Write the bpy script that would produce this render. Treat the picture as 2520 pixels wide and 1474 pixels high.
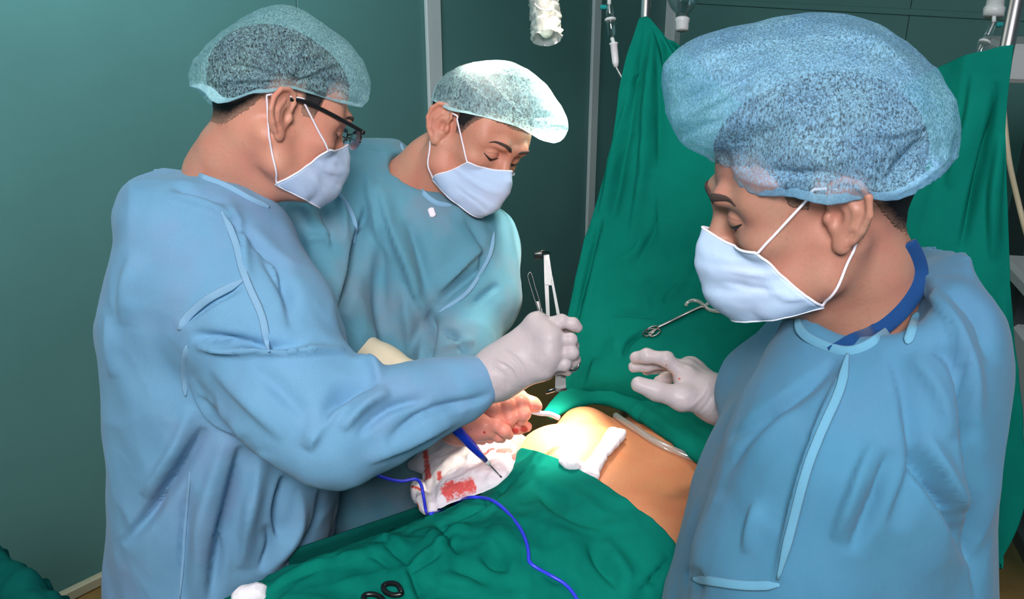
import bpy, math, random
import numpy as np
from mathutils import Matrix, Vector

# ------------------------------------------------------------------ camera, world, lights, exposure
FPX = 2200.0                      # focal length in pixels of the 2520 x 1474 frame
CX, CY = 1260.0, 737.0
TH = math.radians(22.0)           # camera pitch below the horizon
CAM = np.array([0.0, 0.0, 1.85])
RT = np.array([1.0, 0.0, 0.0])
FW = np.array([0.0, math.cos(TH), -math.sin(TH)])
DN = np.array([0.0, -math.sin(TH), -math.cos(TH)])

scene = bpy.context.scene
col = scene.collection
for o in list(bpy.data.objects):
    bpy.data.objects.remove(o)
cam_d = bpy.data.cameras.new('camera')
cam_d.sensor_width = 36.0
cam_d.lens = FPX / 2520.0 * 36.0
cam_d.clip_start = 0.02
cam_o = bpy.data.objects.new('camera', cam_d)
cam_o.location = CAM
cam_o.rotation_euler = (math.pi / 2 - TH, 0, 0)
col.objects.link(cam_o)
scene.camera = cam_o

world = bpy.data.worlds.new('room_ambience')
scene.world = world
world.use_nodes = True
bg = world.node_tree.nodes['Background']
bg.inputs[0].default_value = (0.46, 0.82, 1.0, 1)
bg.inputs[1].default_value = 0.24

def area_light(name, loc, target, sx, sy, power, color):
    d = bpy.data.lights.new(name, 'AREA')
    d.shape = 'RECTANGLE'
    d.size, d.size_y = sx, sy
    d.energy = power
    d.color = color
    o = bpy.data.objects.new(name, d)
    o.location = loc
    v = Vector(target) - Vector(loc)
    o.rotation_euler = v.to_track_quat('-Z', 'Y').to_euler()
    col.objects.link(o)
    return o

# fluorescent ceiling panels of the room, cool white
area_light('ceiling_fluorescent_near', (-0.45, -0.70, 2.72), (-0.25, 1.2, 1.1), 1.6, 0.8, 150, (1.0, 0.94, 0.97))
area_light('ceiling_fluorescent_left', (-0.75, 1.70, 2.80), (-1.48, 2.38, 2.35), 1.4, 0.5, 40, (0.70, 0.92, 1.0))

scene.view_settings.view_transform = 'Standard'
scene.view_settings.look = 'None'
scene.view_settings.gamma = 1.0
scene.view_settings.exposure = 0.0
scene.view_settings.use_curve_mapping = False

# ------------------------------------------------------------------ coordinate helpers
def P(u, v, d):
    """world point seen at pixel (u, v) at depth d along the viewing axis"""
    return CAM + (u - CX) / FPX * d * RT + (v - CY) / FPX * d * DN + d * FW

def PZ(u, v, z):
    """world point seen at pixel (u, v) that lies at height z"""
    r = (u - CX) / FPX * RT + (v - CY) / FPX * DN + FW
    return CAM + r * ((z - CAM[2]) / r[2])

def Q(u, v, d):
    return np.array([(u - CX) / FPX * d, (v - CY) / FPX * d, d])

M_CW = np.stack([RT, DN, FW], axis=1)        # camera axes (right, down, forward) -> world

def c2w(V):
    return np.asarray(V) @ M_CW.T + CAM

def w2c(V):
    return (np.asarray(V) - CAM) @ M_CW

def px(V):
    c = w2c(V)
    return np.stack([c[..., 0] / c[..., 2] * FPX + CX, c[..., 1] / c[..., 2] * FPX + CY], -1)

def nrm(v):
    v = np.asarray(v, float)
    return v / np.linalg.norm(v)

# ------------------------------------------------------------------ noise
_rs = np.random.RandomState(7)
_LAT = _rs.rand(32, 32, 32).astype(np.float32) * 2 - 1

def vnoise(p, freq=1.0, seed=0):
    p = np.asarray(p, np.float32) * freq + seed * 7.31
    i = np.floor(p).astype(int)
    f = p - i
    f = f * f * (3 - 2 * f)
    i = i % 32
    j = (i + 1) % 32
    x0, y0, z0 = i[..., 0], i[..., 1], i[..., 2]
    x1, y1, z1 = j[..., 0], j[..., 1], j[..., 2]
    fx, fy, fz = f[..., 0], f[..., 1], f[..., 2]
    a = _LAT[x0, y0, z0] * (1 - fx) + _LAT[x1, y0, z0] * fx
    b = _LAT[x0, y1, z0] * (1 - fx) + _LAT[x1, y1, z0] * fx
    c = _LAT[x0, y0, z1] * (1 - fx) + _LAT[x1, y0, z1] * fx
    d = _LAT[x0, y1, z1] * (1 - fx) + _LAT[x1, y1, z1] * fx
    return (a * (1 - fy) + b * fy) * (1 - fz) + (c * (1 - fy) + d * fy) * fz

def fbm(p, freq, octv=3, seed=0):
    t, a, s = 0, 1.0, 0
    for o in range(octv):
        t = t + vnoise(p, freq * 2 ** o, seed + o) * a
        s += a
        a *= 0.5
    return t / s

# ------------------------------------------------------------------ signed distance modelling
class Field:
    def __init__(self, lo, hi, h):
        self.lo = np.array(lo, float)
        self.h = h
        n = np.ceil((np.array(hi, float) - self.lo) / h).astype(int) + 1
        self.n = n
        self.ax = [(self.lo[i] + h * np.arange(n[i])).astype(np.float32) for i in range(3)]
        self.f = np.full(n, 0.08, np.float32)

    def _sl(self, lo, hi):
        i0 = np.clip(np.floor((np.array(lo) - self.lo) / self.h).astype(int), 0, self.n)
        i1 = np.clip(np.ceil((np.array(hi) - self.lo) / self.h).astype(int) + 1, 0, self.n)
        return i0, i1

    def op(self, prim, k=0.01, cut=False):
        lo, hi, fn = prim
        pad = 0.02 + k
        i0, i1 = self._sl(np.array(lo) - pad, np.array(hi) + pad)
        if np.any(i1 <= i0):
            return self
        X = self.ax[0][i0[0]:i1[0]][:, None, None]
        Y = self.ax[1][i0[1]:i1[1]][None, :, None]
        Z = self.ax[2][i0[2]:i1[2]][None, None, :]
        d = fn(X, Y, Z)
        s = self.f[i0[0]:i1[0], i0[1]:i1[1], i0[2]:i1[2]]
        if cut:
            d = -d
            h = np.clip(0.5 - 0.5 * (s - d) / k, 0, 1)
            s[...] = s + (d - s) * h + k * h * (1 - h)
        else:
            h = np.clip(0.5 + 0.5 * (d - s) / k, 0, 1)
            s[...] = d + (s - d) * h - k * h * (1 - h)
        return self

    def add(self, prim, k=0.01):
        return self.op(prim, k)

    def cut(self, prim, k=0.005):
        return self.op(prim, k, True)

    def chain(self, pts, radii, k=0.01):
        for i in range(len(pts) - 1):
            self.op(rcone(pts[i], pts[i + 1], radii[i], radii[i + 1]), k)
        return self

    def mesh(self, smooth=1):
        V, Fc = surface_nets(self.f, self.lo, self.h)
        if smooth:
            V = laplacian(V, Fc, smooth)
        return V, Fc

def rcone(a, b, ra, rb):
    a = np.asarray(a, float)
    b = np.asarray(b, float)
    m = max(ra, rb)
    lo, hi = np.minimum(a, b) - m, np.maximum(a, b) + m
    ab = b - a
    ll = max(float(ab @ ab), 1e-12)

    def fn(X, Y, Z):
        px_, py_, pz_ = X - a[0], Y - a[1], Z - a[2]
        t = np.clip((px_ * ab[0] + py_ * ab[1] + pz_ * ab[2]) / ll, 0, 1)
        dx, dy, dz = px_ - t * ab[0], py_ - t * ab[1], pz_ - t * ab[2]
        return np.sqrt(dx * dx + dy * dy + dz * dz) - (ra + t * (rb - ra))
    return lo, hi, fn

def ell(c, r, R=None):
    c = np.asarray(c, float)
    r = np.asarray(r, float)
    R = np.eye(3) if R is None else np.asarray(R, float)   # columns: local axes
    ext = np.sqrt(((R * r) ** 2).sum(1))

    def fn(X, Y, Z):
        x, y, z = X - c[0], Y - c[1], Z - c[2]
        p = [(x * R[0, i] + y * R[1, i] + z * R[2, i]) / r[i] for i in range(3)]
        k0 = np.sqrt(p[0] ** 2 + p[1] ** 2 + p[2] ** 2) + 1e-6
        k1 = np.sqrt((p[0] / r[0]) ** 2 + (p[1] / r[1]) ** 2 + (p[2] / r[2]) ** 2) + 1e-6
        return k0 * (k0 - 1) / k1
    return c - ext, c + ext, fn

def dense(xs, ys, n=200):
    """smooth interpolation (monotone-ish cubic) resampled densely"""
    xs = np.asarray(xs, float)
    ys = np.asarray(ys, float)
    m = np.gradient(ys, xs)
    X = np.linspace(xs[0], xs[-1], n)
    i = np.clip(np.searchsorted(xs, X) - 1, 0, len(xs) - 2)
    h = xs[i + 1] - xs[i]
    t = (X - xs[i]) / h
    Y = ((2 * t ** 3 - 3 * t ** 2 + 1) * ys[i] + (t ** 3 - 2 * t ** 2 + t) * h * m[i]
         + (-2 * t ** 3 + 3 * t ** 2) * ys[i + 1] + (t ** 3 - t ** 2) * h * m[i + 1])
    return X, Y

def loft(secs, axis, exp=2.3):
    """secs: rows (s, c1, c2, r1, r2) along coordinate `axis`; superellipse cross sections in the two others"""
    S = np.array(secs, float)
    o1, o2 = [i for i in range(3) if i != axis]
    X, c1 = dense(S[:, 0], S[:, 1])
    _, c2 = dense(S[:, 0], S[:, 2])
    _, r1 = dense(S[:, 0], S[:, 3])
    _, r2 = dense(S[:, 0], S[:, 4])
    lo = np.zeros(3)
    hi = np.zeros(3)
    lo[axis], hi[axis] = X[0], X[-1]
    lo[o1], hi[o1] = (c1 - r1).min(), (c1 + r1).max()
    lo[o2], hi[o2] = (c2 - r2).min(), (c2 + r2).max()

    def fn(*A):
        s = A[axis].ravel()
        sh = [1, 1, 1]
        sh[axis] = -1
        g = lambda q: np.interp(s, X, q).astype(np.float32).reshape(sh)
        a, b = g(r1), g(r2)
        p = np.abs(A[o1] - g(c1)) / a
        q = np.abs(A[o2] - g(c2)) / b
        rr = (p ** exp + q ** exp) ** (1 / exp)
        d = (rr - 1) * np.minimum(a, b)
        e = np.maximum(X[0] - A[axis], A[axis] - X[-1])
        return np.maximum(d, e)
    return lo, hi, fn

def largest_piece(V, Fc):
    """drop stray specks: keep the biggest connected piece"""
    lab = np.arange(len(V))
    while True:
        m = lab[Fc].min(1)
        new = lab.copy()
        for i in range(Fc.shape[1]):
            np.minimum.at(new, Fc[:, i], m)
        new = new[new]
        if (new == lab).all():
            break
        lab = new
    big = np.bincount(lab).argmax()
    keep = lab == big
    idx = np.cumsum(keep) - 1
    return V[keep], idx[Fc[keep[Fc[:, 0]]]]

def surface_nets(f, lo, h):
    s = f < 0
    c = np.zeros(np.array(f.shape) - 1, np.int8)
    for i in (0, 1):
        for j in (0, 1):
            for k in (0, 1):
                c += s[i:f.shape[0] - 1 + i, j:f.shape[1] - 1 + j, k:f.shape[2] - 1 + k]
    I = np.argwhere((c > 0) & (c < 8))
    idx = np.full(c.shape, -1, np.int64)
    idx[I[:, 0], I[:, 1], I[:, 2]] = np.arange(len(I))
    corners = [(i, j, k) for i in (0, 1) for j in (0, 1) for k in (0, 1)]
    val = {q: f[I[:, 0] + q[0], I[:, 1] + q[1], I[:, 2] + q[2]] for q in corners}
    acc = np.zeros((len(I), 3))
    cnt = np.zeros(len(I))
    for q in corners:
        for a in range(3):
            if q[a] == 0:
                r = list(q)
                r[a] = 1
                v0, v1 = val[q], val[tuple(r)]
                m = (v0 < 0) != (v1 < 0)
                t = np.where(m, v0 / np.where(m, v0 - v1, 1), 0)
                p = np.tile(np.array(q, float), (len(I), 1))
                p[:, a] += t
                acc[m] += p[m]
                cnt[m] += 1
    V = lo + h * (I + acc / cnt[:, None])
    faces = []
    for a in range(3):
        b, c2 = (a + 1) % 3, (a + 2) % 3
        sl0 = [slice(None)] * 3
        sl1 = [slice(None)] * 3
        sl0[a], sl1[a] = slice(0, -1), slice(1, None)
        s0, s1 = s[tuple(sl0)], s[tuple(sl1)]
        E = np.argwhere(s0 != s1)
        ok = (E[:, b] > 0) & (E[:, c2] > 0) & (E[:, b] < c.shape[b]) & (E[:, c2] < c.shape[c2])
        E = E[ok]
        inside = s0[E[:, 0], E[:, 1], E[:, 2]]
        q = []
        for db, dc in ((-1, -1), (0, -1), (0, 0), (-1, 0)):
            e = E.copy()
            e[:, b] += db
            e[:, c2] += dc
            q.append(idx[e[:, 0], e[:, 1], e[:, 2]])
        q = np.stack(q, 1)
        q[~inside] = q[~inside][:, ::-1]
        faces.append(q)
    return V, np.concatenate(faces)

def laplacian(V, Fc, it=1, lam=0.5):
    for _ in range(it):
        acc = np.zeros_like(V)
        cnt = np.zeros(len(V))
        for i in range(4):
            for j in ((i + 1) % 4, (i - 1) % 4):
                np.add.at(acc, Fc[:, i], V[Fc[:, j]])
                np.add.at(cnt, Fc[:, i], 1)
        V = V + lam * (acc / np.maximum(cnt, 1)[:, None] - V)
    return V

def vnormals(V, Fc):
    n = np.zeros_like(V)
    fn = np.cross(V[Fc[:, 2]] - V[Fc[:, 0]], V[Fc[:, 3 if Fc.shape[1] > 3 else 1]] - V[Fc[:, 1]]) if Fc.shape[1] == 4 else \
        np.cross(V[Fc[:, 1]] - V[Fc[:, 0]], V[Fc[:, 2]] - V[Fc[:, 0]])
    for i in range(Fc.shape[1]):
        np.add.at(n, Fc[:, i], fn)
    return n / np.maximum(np.linalg.norm(n, axis=1), 1e-12)[:, None]

# ------------------------------------------------------------------ curves, sheets, tubes
def spline(pts, n=60):
    """Catmull-Rom through pts"""
    p = np.asarray(pts, float)
    if len(p) == 2:
        t = np.linspace(0, 1, n)[:, None]
        return p[0] * (1 - t) + p[1] * t
    p = np.vstack([2 * p[0] - p[1], p, 2 * p[-1] - p[-2]])
    m = len(p) - 3
    T = np.linspace(0, m, n)
    i = np.minimum(T.astype(int), m - 1)
    t = (T - i)[:, None]
    a, b, c, d = p[i], p[i + 1], p[i + 2], p[i + 3]
    return 0.5 * (2 * b + (c - a) * t + (2 * a - 5 * b + 4 * c - d) * t ** 2 + (3 * b - a - 3 * c + d) * t ** 3)

def grid_surface(ctrl, nu, nv):
    """ctrl [rows][cols][3] -> smooth grid (nv rows, nu cols, 3)"""
    C = np.asarray(ctrl, float)
    A = np.stack([spline(C[r], nu) for r in range(C.shape[0])])
    return np.stack([spline(A[:, c], nv) for c in range(nu)], axis=1)

def grid_faces(nv, nu, closed=False):
    i = np.arange(nv * nu).reshape(nv, nu)
    if closed:
        j = np.roll(i, -1, axis=1)
        return np.stack([i[:-1], j[:-1], j[1:], i[1:]], -1).reshape(-1, 4)
    return np.stack([i[:-1, :-1], i[:-1, 1:], i[1:, 1:], i[1:, :-1]], -1).reshape(-1, 4)

def tube_geo(path, r, ns=8, flat=1.0, upv=None):
    """closed-ended sweep; r scalar or per point; flat squashes one cross axis"""
    p = np.asarray(path, float)
    n = len(p)
    r = np.broadcast_to(np.asarray(r, float), (n,))
    t = np.gradient(p, axis=0)
    t /= np.maximum(np.linalg.norm(t, axis=1), 1e-12)[:, None]
    u = np.array(upv, float) if upv is not None else np.array([0.13, 0.31, 1.0])
    if upv is None and abs(nrm(u) @ t[0]) > 0.95:
        u = np.array([1.0, 0.2, 0.1])
    rings = []
    for i in range(n):
        x = u - (u @ t[i]) * t[i]
        x /= max(np.linalg.norm(x), 1e-9)
        if upv is None:
            u = x
        y = np.cross(t[i], x)
        a = np.arange(ns) / ns * 2 * math.pi
        rings.append(p[i] + r[i] * (np.cos(a)[:, None] * x * flat + np.sin(a)[:, None] * y))
    V = np.concatenate(rings + [p[:1], p[-1:]])
    F = [tuple(q) for q in grid_faces(n, ns, True)]
    for k in range(ns):
        F.append((n * ns, (k + 1) % ns, k))
        F.append((n * ns + 1, (n - 1) * ns + k, (n - 1) * ns + (k + 1) % ns))
    return V, F

def lathe_geo(profile, axis_a, axis_b, ns=20):
    """profile rows (t along a->b in 0..1, radius)"""
    a, b = np.asarray(axis_a, float), np.asarray(axis_b, float)
    pr = np.asarray(profile, float)
    p = a + pr[:, :1] * (b - a)
    d = nrm(b - a)
    x = np.cross(d, [0.3, 0.9, 0.2])
    x = nrm(x)
    y = np.cross(d, x)
    an = np.arange(ns) / ns * 2 * math.pi
    V = np.concatenate([p[i] + pr[i, 1] * (np.cos(an)[:, None] * x + np.sin(an)[:, None] * y) for i in range(len(pr))])
    F = [tuple(q) for q in grid_faces(len(pr), ns, True)]
    F.append(tuple(range(ns))[::-1])
    F.append(tuple((len(pr) - 1) * ns + k for k in range(ns)))
    return V, F

def box_geo(c, X, Y, Z, bev=0.0):
    """box with centre c and half-axis vectors X, Y, Z; chamfered edges"""
    c, X, Y, Z = [np.asarray(q, float) for q in (c, X, Y, Z)]
    if bev <= 0:
        V = [c + sx * X + sy * Y + sz * Z for sz in (-1, 1) for sy in (-1, 1) for sx in (-1, 1)]
        return np.array(V), [(0, 2, 3, 1), (4, 5, 7, 6), (0, 1, 5, 4), (2, 6, 7, 3), (0, 4, 6, 2), (1, 3, 7, 5)]
    lx, ly, lz = [np.linalg.norm(q) for q in (X, Y, Z)]
    bx, by, bz = 1 - bev / lx, 1 - bev / ly, 1 - bev / lz
    ring = [(-bx, -1), (bx, -1), (1, -by), (1, by), (bx, 1), (-bx, 1), (-1, by), (-1, -by)]
    V = []
    for sz, k in ((-1, 1 - bev / min(lx, ly)), (-bz, 1), (bz, 1), (1, 1 - bev / min(lx, ly))):
        for rx, ry in ring:
            V.append(c + rx * k * X + ry * k * Y + sz * Z)
    F = [tuple(q) for q in grid_faces(4, 8, True)]
    F.append(tuple(range(8))[::-1])
    F.append(tuple(24 + k for k in range(8)))
    return np.array(V), F

def merge(*geos):
    V, F, o = [], [], 0
    for v, f in geos:
        V.append(np.asarray(v, float))
        F += [tuple(int(i) + o for i in q) for q in f]
        o += len(v)
    return np.concatenate(V), F

# ------------------------------------------------------------------ objects
def empty(name, loc, label=None, cat=None, group=None, kind=None):
    o = bpy.data.objects.new(name, None)
    o.empty_display_size = 0.1
    o.location = loc
    col.objects.link(o)
    tag(o, label, cat, group, kind)
    return o

def tag(o, label=None, cat=None, group=None, kind=None):
    if label: o['label'] = label
    if cat: o['category'] = cat
    if group: o['group'] = group
    if kind: o['kind'] = kind
    return o

def obj(name, geo, mat, parent=None, smooth=True, solid=0.0, attrs=None, label=None, auto=None):
    V, F = geo
    me = bpy.data.meshes.new(name)
    V = np.asarray(V, np.float32)
    if isinstance(F, np.ndarray):
        nf, k = F.shape
        me.vertices.add(len(V))
        me.vertices.foreach_set('co', V.ravel())
        me.loops.add(nf * k)
        me.loops.foreach_set('vertex_index', F.astype(np.int32).ravel())
        me.polygons.add(nf)
        me.polygons.foreach_set('loop_start', np.arange(0, nf * k, k, dtype=np.int32))
        me.update(calc_edges=True)
        me.validate()
    else:
        me.from_pydata([tuple(v) for v in V], [], [tuple(int(i) for i in f) for f in F])
        me.update()
    me.polygons.foreach_set('use_smooth', np.full(len(me.polygons), smooth))
    if attrs:
        for an, av in attrs.items():
            at = me.attributes.new(an, 'FLOAT', 'POINT')
            at.data.foreach_set('value', np.asarray(av, np.float32))
    if auto is not None:
        me.set_sharp_from_angle(angle=math.radians(auto))
    me.materials.append(mat)
    o = bpy.data.objects.new(name, me)
    col.objects.link(o)
    if parent is not None:
        o.parent = parent
        # meshes are modelled in world space; only an Empty parent carries a location
        o.matrix_parent_inverse = (Matrix.Translation(parent.location) if parent.type == 'EMPTY' else Matrix.Identity(4)).inverted()
    if solid:
        md = o.modifiers.new('thickness', 'SOLIDIFY')
        md.thickness = solid
        md.offset = 0
    if label: o['label'] = label
    return o

def tube(name, pts, r, mat, parent=None, n=60, ns=8, raw=False, **kw):
    path = np.asarray(pts, float) if raw else spline(pts, n)
    return obj(name, tube_geo(path, r, ns, **kw), mat, parent)

def seg_dist(p, poly):
    """distance of pixels p (N,2) to a polyline, and the position along it 0..1"""
    poly = np.asarray(poly, float)
    best = np.full(len(p), 1e9)
    tt = np.zeros(len(p))
    side = np.zeros(len(p))
    L = np.r_[0, np.cumsum(np.linalg.norm(np.diff(poly, axis=0), axis=1))]
    for i in range(len(poly) - 1):
        a, b = poly[i], poly[i + 1]
        ab = b - a
        t = np.clip(((p - a) @ ab) / (ab @ ab), 0, 1)
        dv = p - a - t[:, None] * ab
        d = np.linalg.norm(dv, axis=1)
        m = d < best
        best[m] = d[m]
        tt[m] = (L[i] + t[m] * (L[i + 1] - L[i])) / L[-1]
        side[m] = np.sign(ab[0] * dv[m, 1] - ab[1] * dv[m, 0])
    return best, tt, side

def folds(V, Fc, lst, gain=1.0, minw=0):
    """press creases and raise ridges along lines drawn on the camera side of a cloth: (polyline px, width px, height m)"""
    N = vnormals(V, Fc)
    view = nrm_rows(CAM - V)
    front = np.clip((N * view).sum(1) * 3, 0, 1)
    p = px(V)
    D = np.zeros(len(V))
    for poly, w, amp in lst:
        poly = spline(np.asarray(poly, float), max(8, 6 * len(poly)))
        w = max(w, minw)
        lo, hi = poly.min(0) - 4 * w, poly.max(0) + 4 * w
        m = np.all((p > lo) & (p < hi), axis=1)
        if not m.any():
            continue
        d, t, side = seg_dist(p[m], poly)
        taper = np.sin(np.clip(t, 0, 1) * math.pi) ** 0.75
        # sharp on one side, soft on the other, as a cloth fold
        ww = np.where(side > 0, w * 0.6, w * 1.5)
        D[m] += gain * amp * taper * np.exp(-(d / ww) ** 2)
    return V + N * (D * front)[:, None]

def nrm_rows(a):
    return a / np.maximum(np.linalg.norm(a, axis=1), 1e-12)[:, None]

def wrinkle(V, Fc, freq, amp, stretch=(1, 1, 1), seed=0, octv=3, ridged=True):
    N = vnormals(V, Fc)
    q = V * np.array(stretch)
    q = q + 0.35 / freq * np.stack([vnoise(V, freq * .8, seed + 11), vnoise(V, freq * .8, seed + 12), vnoise(V, freq * .8, seed + 13)], 1)
    n = fbm(q, freq, octv, seed)
    if ridged:
        n = 1 - 2 * np.abs(n) * 1.6
        n = n - n.mean()
    return V + N * (amp * n)[:, None]

# ------------------------------------------------------------------ materials
def new_mat(name):
    m = bpy.data.materials.new(name)
    m.use_nodes = True
    nt = m.node_tree
    b = nt.nodes['Principled BSDF']
    return m, nt, b

def nd(nt, typ, **kw):
    n = nt.nodes.new(typ)
    for k, v in kw.items():
        if k.startswith('in_'):
            key = k[3:]
            key = int(key) if key.isdigit() else key.replace('_', ' ')
            n.inputs[key].default_value = v
        else:
            setattr(n, k, v)
    return n

def noise(nt, scale, detail=3, rough=0.55, stretch=None, dist=0.0):
    tc = nd(nt, 'ShaderNodeTexCoord')
    src = tc.outputs['Object']
    if stretch:
        mp = nd(nt, 'ShaderNodeMapping')
        mp.inputs['Scale'].default_value = stretch
        nt.links.new(src, mp.inputs['Vector'])
        src = mp.outputs[0]
    n = nd(nt, 'ShaderNodeTexNoise', in_Scale=scale, in_Detail=detail, in_Roughness=rough, in_Distortion=dist)
    nt.links.new(src, n.inputs['Vector'])
    return n.outputs['Fac']

def ramp(nt, fac, p0, p1):
    r = nd(nt, 'ShaderNodeMapRange')
    r.inputs['From Min'].default_value = p0
    r.inputs['From Max'].default_value = p1
    nt.links.new(fac, r.inputs['Value'])
    return r.outputs[0]

def mixc(nt, fac, a, b):
    m = nd(nt, 'ShaderNodeMix', data_type='RGBA')
    for s, v in ((6, a), (7, b)):
        if isinstance(v, (tuple, list)):
            m.inputs[s].default_value = (*v, 1)
        else:
            nt.links.new(v, m.inputs[s])
    if isinstance(fac, float):
        m.inputs[0].default_value = fac
    else:
        nt.links.new(fac, m.inputs[0])
    return m.outputs[2]

def bump(nt, b, height, strength, dist):
    n = nd(nt, 'ShaderNodeBump', in_Strength=strength, in_Distance=dist)
    nt.links.new(height, n.inputs['Height'])
    nt.links.new(n.outputs[0], b.inputs['Normal'])
    return n

def plain(name, c, rough=0.5, metal=0.0, var=0.0, scale=20, bmp=0.0, bscale=200, spec=0.5, sss=0.0):
    m, nt, b = new_mat(name)
    if var:
        c2 = tuple(max(0, x * (1 - var)) for x in c)
        nt.links.new(mixc(nt, ramp(nt, noise(nt, scale), .35, .65), c, c2), b.inputs['Base Color'])
    else:
        b.inputs['Base Color'].default_value = (*c, 1)
    b.inputs['Roughness'].default_value = rough
    b.inputs['Metallic'].default_value = metal
    b.inputs['Specular IOR Level'].default_value = spec
    if sss:
        b.inputs['Subsurface Weight'].default_value = sss
        b.inputs['Subsurface Radius'].default_value = (1, .35, .2)
        b.inputs['Subsurface Scale'].default_value = 0.008
    if bmp:
        bump(nt, b, noise(nt, bscale), 1.0, bmp)
    return m

def fabric(name, c1, c2, weave=700, trans=0.2, rough=0.85, patch=None, pscale=5.0, bmp=0.0004, pamt=0.6, sheen=0.1, crease=0.0, cscale=9, spec=0.2):
    """woven / non-woven cloth: broad colour patches, fine fibre noise, a little light passing through"""
    m, nt, b = new_mat(name)
    cc = mixc(nt, ramp(nt, noise(nt, 14, 4), .3, .7), c1, c2)
    if patch:
        r = nd(nt, 'ShaderNodeMath', operation='MULTIPLY')
        r.inputs[1].default_value = pamt
        nt.links.new(ramp(nt, noise(nt, pscale, 3, .6), .48, .66), r.inputs[0])
        cc = mixc(nt, r.outputs[0], cc, patch)
    fine = noise(nt, weave, 2, .6, (1, 1, 0.35))
    cc = mixc(nt, ramp(nt, fine, .25, .75), cc, tuple(min(1, x * 0.88 + (.025 if c1[0] > .03 else 0)) for x in c1))
    nt.links.new(cc, b.inputs['Base Color'])
    b.inputs['Roughness'].default_value = rough
    b.inputs['Specular IOR Level'].default_value = spec
    b.inputs['Sheen Weight'].default_value = sheen
    bn = bump(nt, b, fine, 0.7, bmp)
    if crease:
        prev = bn
        for k, (sc_, am_) in enumerate(((cscale, 1.0), (cscale * 2.3, .5))):
            n1 = noise(nt, sc_, 2, .5, (1, 1, .7) if k == 0 else (1.2, 1, 1), 1.4)
            m1 = nd(nt, 'ShaderNodeMath', operation='SUBTRACT'); m1.inputs[1].default_value = .5
            m2 = nd(nt, 'ShaderNodeMath', operation='ABSOLUTE')
            m3 = nd(nt, 'ShaderNodeMath', operation='MULTIPLY_ADD'); m3.inputs[1].default_value = -9.0; m3.inputs[2].default_value = 1.0
            m3.use_clamp = True
            m4 = nd(nt, 'ShaderNodeMath', operation='POWER'); m4.inputs[1].default_value = 1.6
            nt.links.new(n1, m1.inputs[0]); nt.links.new(m1.outputs[0], m2.inputs[0]); nt.links.new(m2.outputs[0], m3.inputs[0]); nt.links.new(m3.outputs[0], m4.inputs[0])
            bb_ = nd(nt, 'ShaderNodeBump', in_Strength=0.8, in_Distance=crease * am_)
            m5 = nd(nt, 'ShaderNodeMath', operation='MULTIPLY')
            nt.links.new(m4.outputs[0], m5.inputs[0]); nt.links.new(ramp(nt, noise(nt, 3.1 + k * 1.7, 1), .46, .66), m5.inputs[1])
            nt.links.new(m5.outputs[0], bb_.inputs['Height'])
            nt.links.new(prev.outputs[0], bb_.inputs['Normal'])
            prev = bb_
        nt.links.new(prev.outputs[0], b.inputs['Normal'])
    if trans:
        t = nd(nt, 'ShaderNodeBsdfTranslucent')
        nt.links.new(cc, t.inputs['Color'])
        mx = nd(nt, 'ShaderNodeMixShader')
        mx.inputs[0].default_value = trans
        nt.links.new(b.outputs[0], mx.inputs[1])
        nt.links.new(t.outputs[0], mx.inputs[2])
        nt.links.new(mx.outputs[0], nt.nodes['Material Output'].inputs[0])
    return m

def skin(name, c, red, sss=0.25):
    m, nt, b = new_mat(name)
    cc = mixc(nt, ramp(nt, noise(nt, 22, 4), .35, .7), c, red)
    cc = mixc(nt, ramp(nt, noise(nt, 260, 3), .55, .8), cc, tuple(x * .8 for x in c))
    nt.links.new(cc, b.inputs['Base Color'])
    b.inputs['Roughness'].default_value = 0.48
    b.inputs['Specular IOR Level'].default_value = 0.35
    b.inputs['Subsurface Weight'].default_value = sss
    b.inputs['Subsurface Radius'].default_value = (1, .35, .2)
    b.inputs['Subsurface Scale'].default_value = 0.006
    bump(nt, b, noise(nt, 420, 3), 0.5, 0.0003)
    return m

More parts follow.
